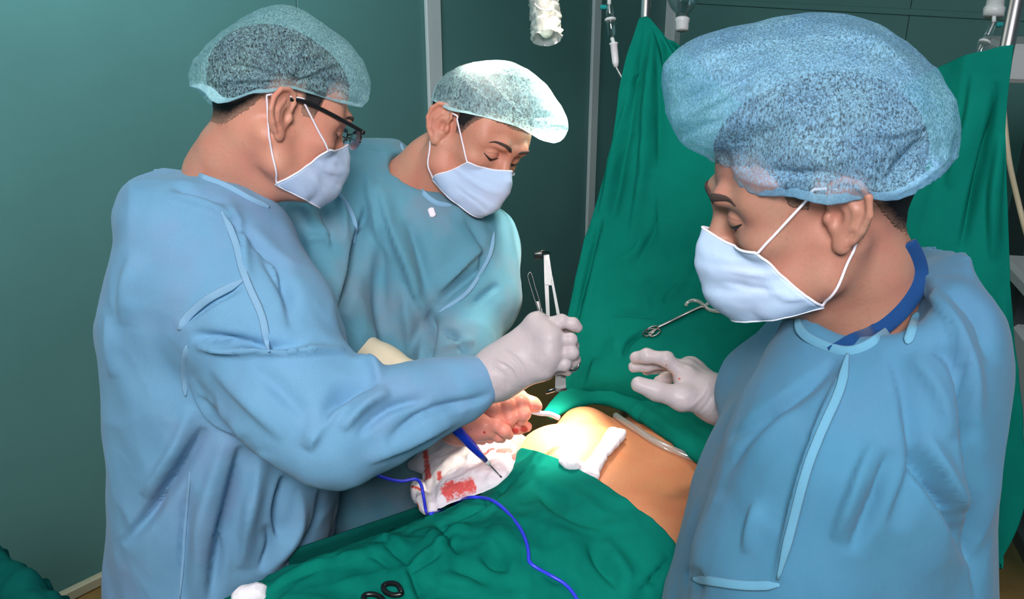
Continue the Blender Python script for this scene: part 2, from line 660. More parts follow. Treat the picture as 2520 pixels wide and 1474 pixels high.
def cap_mat(name, c, open_lo, open_hi, cell):
    """thin non-woven cap: fibres with see-through openings"""
    m, nt, b = new_mat(name)
    fib = noise(nt, cell, 3, .7, (1, 1, .5), .6)
    big = noise(nt, 26, 3, .6)
    cc = mixc(nt, ramp(nt, big, .3, .7), c, tuple(min(1, x * 1.25 + .05) for x in c))
    nt.links.new(cc, b.inputs['Base Color'])
    b.inputs['Roughness'].default_value = 0.7
    b.inputs['Specular IOR Level'].default_value = 0.25
    bump(nt, b, fib, 0.8, 0.0006)
    tl = nd(nt, 'ShaderNodeBsdfTranslucent')
    nt.links.new(cc, tl.inputs['Color'])
    m1 = nd(nt, 'ShaderNodeMixShader')
    m1.inputs[0].default_value = 0.35
    nt.links.new(b.outputs[0], m1.inputs[1])
    nt.links.new(tl.outputs[0], m1.inputs[2])
    tr = nd(nt, 'ShaderNodeBsdfTransparent')
    m2 = nd(nt, 'ShaderNodeMixShader')
    r = nd(nt, 'ShaderNodeMapRange')
    r.inputs['From Min'].default_value = .35
    r.inputs['From Max'].default_value = .65
    r.inputs['To Min'].default_value = open_lo
    r.inputs['To Max'].default_value = open_hi
    nt.links.new(fib, r.inputs['Value'])
    at = nd(nt, 'ShaderNodeAttribute', attribute_name='dense')
    mu = nd(nt, 'ShaderNodeMath', operation='MULTIPLY')
    sb = nd(nt, 'ShaderNodeMath', operation='SUBTRACT')
    sb.inputs[0].default_value = 1.0
    nt.links.new(at.outputs['Fac'], sb.inputs[1])
    nt.links.new(r.outputs[0], mu.inputs[0])
    nt.links.new(sb.outputs[0], mu.inputs[1])
    nt.links.new(mu.outputs[0], m2.inputs[0])
    nt.links.new(m1.outputs[0], m2.inputs[1])
    nt.links.new(tr.outputs[0], m2.inputs[2])
    nt.links.new(m2.outputs[0], nt.nodes['Material Output'].inputs[0])
    return m

def attr_mix(name, attr, base, stain, rough=0.7, scale=90, lo=.35, hi=.6, sss=0.0, bmp=0.0004, bscale=350, rag=0.5):
    """base colour with a stain / fade that has its own drawn shape (vertex attribute) and a ragged border"""
    m, nt, b = new_mat(name)
    at = nd(nt, 'ShaderNodeAttribute', attribute_name=attr)
    ad = nd(nt, 'ShaderNodeMath', operation='MULTIPLY_ADD')
    ad.inputs[1].default_value = rag
    nt.links.new(noise(nt, scale, 4, .65), ad.inputs[0])
    sb = nd(nt, 'ShaderNodeMath', operation='SUBTRACT')
    sb.inputs[1].default_value = rag / 2
    nt.links.new(at.outputs['Fac'], sb.inputs[0])
    nt.links.new(sb.outputs[0], ad.inputs[2])
    nt.links.new(mixc(nt, ramp(nt, ad.outputs[0], lo, hi), base, stain), b.inputs['Base Color'])
    b.inputs['Roughness'].default_value = rough
    b.inputs['Specular IOR Level'].default_value = 0.25
    if sss:
        b.inputs['Subsurface Weight'].default_value = sss
        b.inputs['Subsurface Radius'].default_value = (1, .5, .35)
        b.inputs['Subsurface Scale'].default_value = 0.006
    bump(nt, b, noise(nt, bscale, 3), 0.7, bmp)
    return m

def clear(name, tint=(1, 1, 1), rough=0.05, mixf=0.25, milk=0.0):
    """thin clear plastic / glass: mostly see-through with a glossy skin"""
    m, nt, b = new_mat(name)
    g = nd(nt, 'ShaderNodeBsdfGlossy', in_Roughness=rough)
    t = nd(nt, 'ShaderNodeBsdfTransparent')
    t.inputs[0].default_value = (*tint, 1)
    lw = nd(nt, 'ShaderNodeLayerWeight', in_Blend=0.35)
    ma = nd(nt, 'ShaderNodeMath', operation='MULTIPLY_ADD')
    ma.inputs[1].default_value = 0.6
    ma.inputs[2].default_value = mixf * 0.3
    nt.links.new(lw.outputs['Facing'], ma.inputs[0])
    mx = nd(nt, 'ShaderNodeMixShader')
    nt.links.new(ma.outputs[0], mx.inputs[0])
    nt.links.new(t.outputs[0], mx.inputs[1])
    nt.links.new(g.outputs[0], mx.inputs[2])
    last = mx
    if milk:
        df = nd(nt, 'ShaderNodeBsdfDiffuse')
        df.inputs[0].default_value = (.8, .84, .82, 1)
        m2 = nd(nt, 'ShaderNodeMixShader')
        m2.inputs[0].default_value = milk
        nt.links.new(mx.outputs[0], m2.inputs[1])
        nt.links.new(df.outputs[0], m2.inputs[2])
        last = m2
    nt.links.new(last.outputs[0], nt.nodes['Material Output'].inputs[0])
    return m

MAT = {}
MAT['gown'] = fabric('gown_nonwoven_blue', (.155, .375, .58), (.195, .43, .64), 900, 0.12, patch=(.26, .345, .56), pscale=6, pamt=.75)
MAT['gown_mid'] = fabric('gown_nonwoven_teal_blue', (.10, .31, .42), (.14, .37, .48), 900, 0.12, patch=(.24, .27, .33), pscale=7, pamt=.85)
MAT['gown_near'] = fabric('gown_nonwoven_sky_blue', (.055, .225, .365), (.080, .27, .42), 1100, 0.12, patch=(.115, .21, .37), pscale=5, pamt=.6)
MAT['seam'] = fabric('gown_seam_pale_blue', (.22, .43, .62), (.26, .47, .66), 1200, 0.1)
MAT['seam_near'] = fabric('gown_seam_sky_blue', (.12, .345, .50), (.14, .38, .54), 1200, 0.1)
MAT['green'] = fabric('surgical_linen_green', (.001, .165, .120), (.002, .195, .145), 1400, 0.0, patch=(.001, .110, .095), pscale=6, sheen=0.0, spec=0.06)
MAT['green_dark'] = fabric('surgical_linen_shaded_deep_green', (.001, .075, .062), (.002, .095, .078), 1400, 0.0, sheen=0.0, spec=0.06)  # darker linen green; on the side drape it carries painted shade
MAT['skin'] = skin('skin_warm', (.58, .285, .195), (.60, .235, .165))
MAT['skin_near'] = skin('skin_olive', (.40, .21, .145), (.42, .175, .125))
MAT['skin_red'] = skin('skin_reddish', (.56, .27, .18), (.58, .22, .15))
MAT['skin_patient'] = skin('skin_patient', (.55, .235, .11), (.55, .195, .09), 0.2)
MAT['hair'] = attr_mix('hair_black_fading_to_skin', 'fade', (.008, .007, .008), (.30, .17, .12), .6, 240, .3, .85, bmp=.001, bscale=600)
MAT['brow'] = plain('eyebrow_hair', (.055, .032, .026), .8, bmp=.0008, bscale=900)
MAT['crease'] = plain('lid_fold_shade', (.22, .09, .06), .6)  # dark tone painted for the shade in the eyelid fold
MAT['lash'] = plain('eyelash_dark', (.012, .008, .008), .6)
MAT['eye'] = plain('eye_white', (.55, .48, .45), .2)
MAT['iris'] = plain('iris_dark', (.012, .008, .006), .15)
MAT['capA'] = cap_mat('cap_fibre_blue', (.42, .74, .90), .45, 1.0, 420)
MAT['capB'] = cap_mat('cap_fibre_pale_blue', (.48, .74, .84), .30, .9, 300)
MAT['capC'] = cap_mat('cap_fibre_sky_blue', (.28, .58, .88), .25, .90, 520)
MAT['mask'] = fabric('mask_pale_blue', (.52, .68, .92), (.57, .74, .95), 1600, 0.1, patch=(.60, .66, .90), pscale=14)
MAT['mask_white'] = plain('mask_edging_white', (.78, .80, .88), .8, bmp=.0003, bscale=800)
MAT['strap'] = plain('ear_loop_white', (.80, .74, .80), .8, bmp=.0003, bscale=1500)
MAT['glove'] = attr_mix('latex_glove', 'stain', (.50, .43, .44), (.55, .12, .08), .38, 140, .4, .62, sss=.3, bmp=.0006, bscale=220)
MAT['glove_red'] = attr_mix('latex_glove_red_glow', 'stain', (.88, .32, .24), (.62, .07, .05), .35, 140, .4, .62, sss=.3, bmp=.0006, bscale=220)  # red glow thrown up by the lit chest is put into the glove colour
MAT['glove_yellow'] = attr_mix('latex_glove_cream_cuff', 'stain', (.62, .55, .40), (.5, .3, .2), .42, 140, .4, .62, sss=.2, bmp=.0006, bscale=220)
MAT['navy'] = fabric('navy_jersey', (.004, .045, .16), (.005, .055, .19), 1500, 0.0)
MAT['steel'] = plain('stainless_steel', (.26, .26, .255), .34, 1.0, var=.15, scale=60)
MAT['steel_dull'] = plain('brushed_steel', (.13, .135, .13), .36, 1.0, var=.15, scale=60)
MAT['chrome'] = plain('chromed_pole', (.38, .38, .39), .32, 1.0)
MAT['black'] = plain('black_plastic', (.006, .006, .007), .3)
MAT['blue'] = plain('blue_plastic', (.010, .035, .55), .28, var=.2, scale=60)
MAT['cord'] = plain('blue_cable_sheath', (.035, .05, .72), .35)
MAT['gauze'] = attr_mix('gauze_white', 'stain', (.80, .76, .80), (.72, .11, .10), .85, 150, .42, .85, sss=.1, bmp=.001, bscale=420, rag=1.5)
MAT['white_plastic'] = plain('white_plastic', (.72, .72, .74), .4)
MAT['frost'] = plain('translucent_white_plastic', (.62, .66, .66), .35, sss=.3)
MAT['clear'] = clear('clear_plastic', (.93, .97, .97))
MAT['tubing'] = clear('clear_tubing', (.97, .98, .97), .12, .5, .16)
MAT['lens'] = clear('spectacle_lens', (.86, .78, .92), .02, .35)
MAT['fluid'] = clear('clear_infusion_fluid', (.80, .90, .92), .02, .3)
MAT['wrap'] = clear('clear_sterile_wrap', (.95, .95, .92), .25, .5, .22)
MAT['handle'] = plain('lamp_handle_cream', (.80, .74, .66), .45, var=.12, scale=40)
MAT['wall'] = plain('wall_panel_green', (.090, .225, .212), .42, var=.08, scale=3, bmp=.0003, bscale=60, spec=.4)
MAT['trim'] = plain('aluminium_trim', (.55, .60, .60), .45)
MAT['ceiling'] = plain('ceiling_white', (.62, .66, .66), .8)
MAT['floor'] = plain('floor_vinyl_brown', (.30, .17, .05), .45, var=.25, scale=8)
MAT['base'] = plain('skirting_cream', (.45, .40, .27), .5)
MAT['yellow'] = plain('yellow_plastic', (.65, .42, .02), .45)
MAT['teal'] = fabric('teal_wrap_cloth', (.01, .30, .30), (.015, .35, .34), 1400, 0.0)
MAT['equip'] = plain('equipment_grey_white', (.42, .45, .45), .5)
MAT['dark_equip'] = plain('equipment_dark', (.02, .03, .03), .5)
MAT['vinyl'] = plain('black_table_pad', (.015, .016, .018), .45)

# ------------------------------------------------------------------ ray hits on built cloth and skin
from mathutils.bvhtree import BVHTree
BV = {}
def remember(key, geo):
    V, F = geo
    BV[key] = BVHTree.FromPolygons([tuple(v) for v in V], [tuple(int(i) for i in f) for f in F])

def hit(u, v, keys, off=0.0):
    """point where the sight line through a pixel meets the named surfaces, lifted by off along the surface normal"""
    r = nrm((u - CX) / FPX * RT + (v - CY) / FPX * DN + FW)
    best = None
    for k in keys:
        loc, nor, _, dist = BV[k].ray_cast(Vector(CAM), Vector(r))
        if loc is not None and (best is None or dist < best[1]):
            n = np.array(nor)
            if n @ r > 0:
                n = -n
            best = (np.array(loc) + n * off, dist)
    return None if best is None else best[0]

def hits(pts, keys, off=0.0, zdef=1.0):
    out = []
    for u, v in pts:
        h = hit(u, v, keys, off)
        out.append(PZ(u, v, zdef) if h is None else h)
    return np.array(out)

# ------------------------------------------------------------------ room
W0 = np.array([-1.345, 2.165, 0.0])
WD = nrm([0.68, 0.733, 0])
WN = np.array([WD[1], -WD[0], 0.0])           # into the room
UPZ = np.array([0, 0, 1.0])

def on_wall(u, v, p0=W0, n=WN):
    r = (u - CX) / FPX * RT + (v - CY) / FPX * DN + FW
    return CAM + r * (((p0 - CAM) @ n) / (r @ n))

KC = on_wall(1652, 60)
s_corner = (KC - W0) @ WD
BD = np.array([WD[1], -WD[0], 0.0])            # direction of the back wall, to the right
BN = -WD
CORNER = W0 + WD * s_corner
HC = 2.9

obj('floor', box_geo((0.3, 1.6, -0.05), (4, 0, 0), (0, 4.2, 0), (0, 0, .05)), MAT['floor'], smooth=False)['kind'] = 'structure'

def wall(name, p0, d, n, cuts):
    """backing with separate flush panels between joint strips"""
    s0, s1 = cuts[0], cuts[-1]
    mid = p0 + d * (s0 + s1) / 2
    w = obj(name, box_geo(mid - n * .05 + UPZ * HC / 2, d * (s1 - s0) / 2, -n * .03, UPZ * HC / 2), MAT['wall'], smooth=False)
    w['kind'] = 'structure'
    for a, b in zip(cuts[:-1], cuts[1:]):
        m = p0 + d * (a + b) / 2
        obj('panel', box_geo(m - n * .01 + UPZ * HC / 2, d * ((b - a) / 2 - .0012), -n * .01, UPZ * (HC / 2 - .002), .002), MAT['wall'], w, smooth=False)
    return w

sj = lambda u: (on_wall(u, 60) - W0) @ WD
cuts = [sj(735) - 3.0, sj(735), sj(1062), sj(1464), s_corner]
wl = wall('wall_left', W0, WD, WN, cuts)
for u, wpx in ((1054, .019), (1070, .019), (1464, .026)):
    c = W0 + WD * sj(u)
    obj('joint_strip', box_geo(c + WN * .008 + UPZ * HC / 2, WD * wpx / 1.0, -WN * .008, UPZ * HC / 2, .003), MAT['trim'], wl, smooth=False)
wb = wall('wall_back', CORNER, BD, BN, [0, 1.1, 2.2, 3.3])
obj('ceiling', box_geo((0.3, 1.6, HC + .05), (4, 0, 0), (0, 4.2, 0), (0, 0, .05)), MAT['ceiling'], smooth=False)['kind'] = 'structure'
wf = wall('wall_front', W0 - WD * 1.6, WN, WD, [0, 1.2, 2.4, 3.6])
tr = obj('trim_1', box_geo(CORNER + (WN + BN) * .022 + UPZ * HC / 2, BD * .03, BN * .03, UPZ * HC / 2, .006), MAT['trim'], smooth=False)
tr['kind'] = 'structure'
q0 = on_wall(2100, 22, CORNER, BN)
tr2 = obj('trim_2', box_geo(CORNER + BD * 1.6 + BN * .006 + UPZ * q0[2], BD * 1.6, BN * .006, UPZ * .012, .002), MAT['wall'], smooth=False)
tr2['kind'] = 'structure'
bl = obj('baseboard_left', box_geo(W0 + WD * (s_corner - 2.6) / 2 + WN * .012 + UPZ * .02, WD * (s_corner + 2.6) / 2, WN * .012, UPZ * .02, .006), MAT['base'], smooth=False)
bl['kind'] = 'structure'
bb = obj('baseboard_back', box_geo(CORNER + BD * 1.6 + BN * .012 + UPZ * .02, BD * 1.6, BN * .012, UPZ * .02, .006), MAT['base'], smooth=False)
bb['kind'] = 'structure'

# ------------------------------------------------------------------ operating table frame: a along the patient (to the head), b across (to the near side)
TO = np.array([0.0, 1.28, 0.0])
TA = nrm([0.853, 0.522, 0])
TB = np.array([TA[1], -TA[0], 0.0])

def tw(a, b, z):
    a, b, z = np.broadcast_arrays(np.asarray(a, float), np.asarray(b, float), np.asarray(z, float))
    return TO + a[..., None] * TA + b[..., None] * TB + z[..., None] * UPZ

def ab(p):
    q = np.asarray(p) - TO
    return np.stack([q @ TA, q @ TB], -1)

tbl = empty('operating_table', tw(-.3, .17, 0), 'operating table with a black pad hidden under the green drapes and patient', 'table')
obj('table_pad', box_geo(tw(-.25, .17, .835), TA * 1.0, TB * .25, UPZ * .035, .02), MAT['vinyl'], tbl)
obj('table_top', box_geo(tw(-.25, .17, .785), TA * 1.0, TB * .24, UPZ * .015, .004), MAT['steel'], tbl, smooth=False)
obj('column', box_geo(tw(-.15, .17, .43), TA * .14, TB * .12, UPZ * .34, .02), MAT['steel'], tbl, smooth=False)
obj('base', box_geo(tw(-.15, .17, .05), TA * .45, TB * .22, UPZ * .05, .02), MAT['equip'], tbl, smooth=False)

# ------------------------------------------------------------------ patient (one continuous body lying under the drapes)
mA = ab(PZ(1405, 1066, 1.09))
mB = ab(PZ(1447, 998, 1.085))
nav = ab(PZ(1700, 1172, 1.065))
pf = Field((-1.35, -.16, .84), (.80, .70, 1.20), .007)
pf.add(loft([(-.62, .21, .950, .155, .080), (-.45, .21, .950, .160, .093), (-.2, .205, .952, .162, .094), (0, .185, .96, .188, .102),
             (.12, .16, .965, .218, .105), (.26, .16, .965, .225, .105), (.40, .16, .955, .20, .085), (.47, .16, .95, .12, .06)], 0, 2.5), .02)
pf.add(ell((mA[0] - .004, mA[1] + .012, 1.025), (.090, .080, .072)), .05)
pf.add(ell((mA[0] - .028, mA[1] - .022, 1.035), (.055, .05, .052)), .03)
pf.add(ell((mB[0] - .01, mB[1], 1.035), (.05, .045, .045)), .03)
pf.cut(ell((nav[0], nav[1], 1.085), (.06, .022, .028)), .05)
for s in (-1, 1):
    pf.chain([(-.5, .21 + s * .085, .95), (-.95, .21 + s * .09, .93), (-1.30, .21 + s * .10, .905)], [.078, .056, .045], .04)
    pf.chain([(.36, .16 + s * .15, .95), (.08, .16 + s * .13, .91), (-.2, .16 + s * .12, .905)], [.055, .042, .034], .03)
pf.chain([(.40, .16, .96), (.54, .16, .97)], [.055, .055], .03)
pf.add(ell((.65, .16, .98), (.115, .08, .095)), .03)
pV, pF = pf.mesh(2)
Hmap = np.full(pf.n[:2], .872)
fz = pf.f
top = (fz < 0).any(2)
ki = pf.n[2] - 1 - np.argmax((fz < 0)[:, :, ::-1], axis=2)
zz = pf.ax[2][ki]
Hmap[top] = zz[top] + .003
Hs = Hmap.copy()
for _ in range(10):                        # cloth bridges hollows: repeated blur that never sinks below the body
    B = Hs.copy()
    B[1:-1, 1:-1] = (Hs[1:-1, 1:-1] * 2 + Hs[:-2, 1:-1] + Hs[2:, 1:-1] + Hs[1:-1, :-2] + Hs[1:-1, 2:]) / 6
    Hs = np.maximum(B, Hmap)

def H(a, b, M=Hs):
    i = np.clip((np.asarray(a) - pf.lo[0]) / pf.h, 0, pf.n[0] - 1.001)
    j = np.clip((np.asarray(b) - pf.lo[1]) / pf.h, 0, pf.n[1] - 1.001)
    i0, j0 = i.astype(int), j.astype(int)
    fi, fj = i - i0, j - j0
    return (M[i0, j0] * (1 - fi) * (1 - fj) + M[i0 + 1, j0] * fi * (1 - fj) + M[i0, j0 + 1] * (1 - fi) * fj + M[i0 + 1, j0 + 1] * fi * fj)

pW = tw(pV[:, 0], pV[:, 1], pV[:, 2])
patient = empty('person', tw(0, .16, .87), 'patient lying on the operating table, bare chest framed by green drapes', 'person')
obj('body', (pW, pF[:, ::-1]), MAT['skin_patient'], patient)
remember('skin', (pW, pF[:, ::-1]))

# ------------------------------------------------------------------ near drape over the abdomen and legs
edge_px = [(1284, 1112), (1310, 1118), (1345, 1130), (1400, 1152), (1465, 1190), (1535, 1236), (1595, 1282), (1632, 1315), (1660, 1352), (1690, 1402), (1720, 1470)]
edge_ab = []
for u, v in edge_px:
    z = 1.06
    for _ in range(12):
        a, b = ab(PZ(u, v, z))
        z = .6 * z + .4 * (float(H(a, b)) + .008)
    edge_ab.append(ab(PZ(u, v, z)))
edge_ab = np.array(edge_ab)
left_px = [(1250, 1150), (1180, 1210), (1130, 1235), (1040, 1266), (900, 1327), (800, 1368), (700, 1416), (600, 1468), (480, 1535), (300, 1650)]
left_ab = np.array([ab(PZ(u, v, .985)) for u, v in left_px])
o_ = np.argsort(edge_ab[:, 1])
ae_f = lambda b: np.interp(b, edge_ab[o_, 1], edge_ab[o_, 0])
ol = np.argsort(left_ab[:, 0])
b0_f = lambda a: np.interp(a, left_ab[ol, 0], left_ab[ol, 1])
NR, NCc = 260, 300
sv = np.linspace(0, 1, NR)[:, None] ** 1.25
qv = np.linspace(-.7, 1.55, NCc)[None, :]
a_s = .10 * (1 - sv) - 1.25 * sv
bl0 = b0_f(a_s)
br = .44
bq = bl0 + np.clip(qv, 0, 1) * (br - bl0)
A_ = ae_f(bq) * (1 - sv) - 1.25 * sv
drop = np.maximum(-qv, 0) * .62 + np.maximum(qv - 1, 0) * .8
Bq = bq - drop * .10 * (qv < 0) + drop * .10 * (qv > 1)
Z0 = H(A_, bq) + .015 + .012 * np.clip(sv * 4, 0, 1)
eb = np.clip((bq - bl0) / .10, 0, 1)
eb = eb * eb * (3 - 2 * eb)
Zt = np.maximum(Z0, .97) * eb + (np.maximum(.975, np.minimum(Z0, 1.0))) * (1 - eb)
Zd = Zt - drop - .02 * np.exp(-(np.minimum(np.abs(bq - bl0), .2) / .03) ** 2) * (qv >= 0)
fold = .010 * np.sin(A_ * 34 + 2 * np.sin(A_ * 9)) * np.clip(drop / .12, 0, 1)
DV = tw(A_, Bq - fold * (qv < 0) + fold * (qv > 1), Zd).reshape(-1, 3)
DF = grid_faces(NR, NCc)
if vnormals(DV, DF)[NR // 2 * NCc + NCc // 2][2] < 0:
    DF = DF[:, ::-1]
DV0 = DV.copy()
DV = wrinkle(DV, DF, 5.5, .012, (1, 1.4, 1), 3, 3)
DV = wrinkle(DV, DF, 14, .0034, (1.3, 1, 1), 6, 3)
DV = DV0 + (DV - DV0) * np.repeat(np.clip(sv[:, 0] * 7, .2, 1), NCc)[:, None]
DV = wrinkle(DV, DF, 34, .0007, (1, 1, 1), 5, 2)
DV = folds(DV, DF, [
    ([(1285, 1150), (1255, 1190), (1195, 1240), (1115, 1285)], 9, -.006), ([(1275, 1165), (1225, 1230), (1150, 1285), (1060, 1320)], 8, .005),
    ([(1300, 1190), (1365, 1250), (1430, 1285), (1490, 1300)], 16, -.007), ([(1310, 1165), (1420, 1230), (1500, 1270)], 22, .006),
    ([(1005, 1402), (1045, 1372), (1083, 1347), (1130, 1318)], 7, .007), ([(1000, 1412), (1040, 1390), (1090, 1360)], 8, -.006),
    ([(1072, 1288), (1100, 1325), (1132, 1366)], 10, -.009), ([(1040, 1300), (1075, 1340), (1100, 1380)], 14, .006),
    ([(944, 1334), (975, 1362), (1012, 1393)], 11, -.009), ([(920, 1320), (960, 1330), (1000, 1360)], 13, .007),
    ([(1003, 1400), (1015, 1435), (1036, 1480)], 9, -.010), ([(985, 1395), (1000, 1440), (1010, 1480)], 12, .006),
    ([(900, 1360), (932, 1378), (965, 1404)], 8, -.006), ([(650, 1462), (716, 1425), (800, 1392), (862, 1372), (915, 1360)], 9, .008),
    ([(765, 1384), (800, 1382), (840, 1372)], 6, -.008),
    ([(1180, 1355), (1215, 1388), (1260, 1400)], 22, -.010), ([(1443, 1335), (1480, 1400), (1525, 1450)], 16, -.010),
    ([(1480, 1330), (1525, 1395), (1560, 1440)], 15, .007), ([(1560, 1450), (1600, 1410), (1640, 1370)], 9, .006),
    ([(1575, 1462), (1620, 1410), (1658, 1372)], 7, -.006), ([(1330, 1410), (1390, 1440), (1420, 1474)], 18, -.007),
    ([(1340, 1280), (1390, 1330), (1420, 1400)], 24, .006), ([(1200, 1300), (1240, 1340), (1270, 1400)], 20, .006),
    ([(1060, 1420), (1110, 1440), (1180, 1450)], 18, .007), ([(1100, 1400), (1150, 1415), (1210, 1440)], 14, -.006),
], 1.5)
near_drape = obj('surgical_drape', (DV, DF), MAT['green'], solid=.003)
tag(near_drape, 'wrinkled green linen drape spread over the patient legs with blue cable on it', 'drape')
remember('drape', (DV, DF))

# ------------------------------------------------------------------ screen drape slung between the two poles down onto the chest
SC = [
 [(1573,44,1.90),(1535,170,1.87),(1492,420,1.82),(1440,590,1.78),(1402,745,1.74),(1386,880,1.70),(1376,960,1.66),(1362,1012,1.62)],
 [(1597,44,1.90),(1580,170,1.85),(1560,420,1.78),(1528,600,1.74),(1500,760,1.71),(1485,860,1.67),(1468,930,1.63),(1440,988,1.60)],
 [(1630,80,1.87),(1645,190,1.83),(1650,430,1.76),(1640,610,1.71),(1625,760,1.67),(1610,850,1.63),(1590,940,1.59),(1545,1005,1.57)],
 [(1680,120,1.84),(1715,250,1.80),(1750,460,1.72),(1760,640,1.67),(1755,780,1.62),(1740,880,1.58),(1715,980,1.54),(1650,1058,1.52)],
 [(1850,270,1.72),(1860,380,1.69),(1880,540,1.64),(1885,690,1.60),(1880,820,1.56),(1870,930,1.53),(1840,1040,1.48),(1755,1120,1.47)],
 [(2060,300,1.58),(2060,430,1.56),(2060,600,1.53),(2060,760,1.50),(2060,900,1.48),(2050,1010,1.46),(2020,1120,1.42),(1930,1230,1.40)],
 [(2300,168,1.40),(2295,330,1.40),(2300,560,1.41),(2300,760,1.43),(2300,920,1.44),(2300,1060,1.45),(2300,1200,1.46),(2280,1320,1.47)],
 [(2440,120,1.32),(2430,300,1.34),(2425,540,1.37),(2425,760,1.41),(2430,920,1.44),(2430,1080,1.47),(2430,1240,1.50),(2440,1400,1.54)],
 [(2494,110,1.30),(2476,300,1.33),(2482,540,1.37),(2490,760,1.41),(2502,920,1.45),(2516,1060,1.48),(2524,1230,1.51),(2462,1390,1.54)]]
for c_ in range(5):
    u_, v_, d_ = SC[c_][7]
    h_ = hit(u_, v_, ['skin'], .010)
    if h_ is None or h_[2] < 1.06:
        h_ = PZ(u_, v_, 1.06)
    SC[c_][7] = (u_, v_, float(w2c(h_)[2]))
SG = grid_surface([[P(*SC[c][r]) for c in range(9)] for r in range(8)], 260, 220)
SV, SF = SG.reshape(-1, 3), grid_faces(220, 260)
if (vnormals(SV, SF)[110 * 260 + 60] @ (CAM - SV[110 * 260 + 60])) < 0:
    SF = SF[:, ::-1]
SV = wrinkle(SV, SF, 6, .006, (1.6, 1.6, .6), 21, 3)
SV = folds(SV, SF, [
    ([(1592, 60), (1560, 210), (1535, 350), (1500, 560)], 12, -.014), ([(1610, 70), (1590, 240), (1580, 420), (1550, 600)], 14, .012),
    ([(1605, 60), (1635, 150), (1650, 260)], 9, -.012), ([(1620, 66), (1650, 110), (1675, 160)], 7, -.010), ([(1615, 90), (1618, 260), (1622, 420)], 13, -.009),
    ([(1560, 200), (1515, 380), (1470, 560)], 11, .010), ([(1500, 520), (1460, 680), (1430, 800), (1420, 900)], 14, .009), ([(1480, 520), (1440, 690), (1412, 830)], 9, -.009),
    ([(1592, 806), (1545, 842), (1530, 885)], 6, -.010), ([(1500, 775), (1560, 775), (1625, 785)], 9, -.006),
    ([(1590, 560), (1560, 620), (1500, 650)], 12, .005), ([(1690, 690), (1655, 720), (1630, 740)], 10, .006), ([(1590, 690), (1610, 740), (1600, 780)], 20, -.006),
    ([(1750, 560), (1700, 680), (1640, 740)], 14, -.004), ([(1620, 480), (1610, 560), (1570, 640)], 10, -.006),
    ([(1660, 880), (1720, 900), (1790, 930)], 14, -.005), ([(1470, 880), (1460, 920), (1440, 960)], 14, .008),
    ([(2450, 200), (2430, 320), (2390, 480), (2360, 620)], 12, -.016), ([(2400, 180), (2380, 320), (2330, 460)], 18, .010), ([(2462, 330), (2440, 480), (2440, 640)], 12, .010),
    ([(2470, 700), (2462, 900), (2450, 1080)], 14, .008),
], 1.5)
screen_drape = obj('screen_drape', (SV, SF), MAT['green'], solid=.003)
tag(screen_drape, 'green cloth screen slung between two poles behind the patient chest', 'drape')
remember('screen', (SV, SF))

# folded hem of cloth lying along the far side of the chest
ed = spline([(1352, 1022), (1400, 984), (1470, 968), (1545, 984), (1610, 1018), (1680, 1058), (1750, 1108), (1830, 1170)], 90)
cen = []
for u, v in ed:
    z = 1.08
    for _ in range(10):
        a, b = ab(PZ(u, v, z))
        z = .6 * z + .4 * max(float(H(a, b)) + .012, 1.072)
    cen.append(PZ(u, v, z))
cen = np.array(cen)
rr = np.interp(np.arange(90), [0, 12, 40, 70, 89], [.012, .026, .034, .040, .042])
hV, hF = tube_geo(cen, rr, 28, flat=.45, upv=UPZ)
hF4 = np.array([f for f in hF if len(f) == 4])
hV = wrinkle(hV, hF4, 16, .004, (1, 1, 1), 31, 3)
hV = folds(hV, hF4, [([(1480, 985), (1560, 1000), (1640, 1050), (1750, 1130)], 6, .004), ([(1470, 962), (1540, 962), (1610, 1005), (1700, 1070)], 6, -.005), ([(1660, 1025), (1720, 1060), (1780, 1110)], 6, -.006), ([(1440, 980), (1500, 965), (1560, 985)], 5, .004)])
hem = obj('folded_drape', (hV, hF), MAT['green'])
tag(hem, 'folded green cloth edge lying along the far side of the bare chest', 'drape')

# drape on the far side of the table, shade painted into its darker green
sd = spline([(640, 1240), (800, 1170), (880, 1135), (1000, 1100), (1130, 1075), (1230, 1060), (1300, 1060)], 120)
rows = []
for k, t in enumerate(np.linspace(0, 1, 60)):
    row = []
    for i, (u, v) in enumerate(sd):
        p = tw(*( [q for q in (ab(PZ(u, v, .95))[0], -.068)] ), .948)
        row.append(p - TB * (.02 + .03 * t + .02 * t * math.sin(i * .35)) - UPZ * (t * .75))
    rows.append(row)
xV, xF = np.array(rows).reshape(-1, 3), grid_faces(60, 120)
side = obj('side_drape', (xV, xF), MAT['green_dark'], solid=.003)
tag(side, 'green cloth hanging down the far side of the table, shade in its dark colour', 'drape')

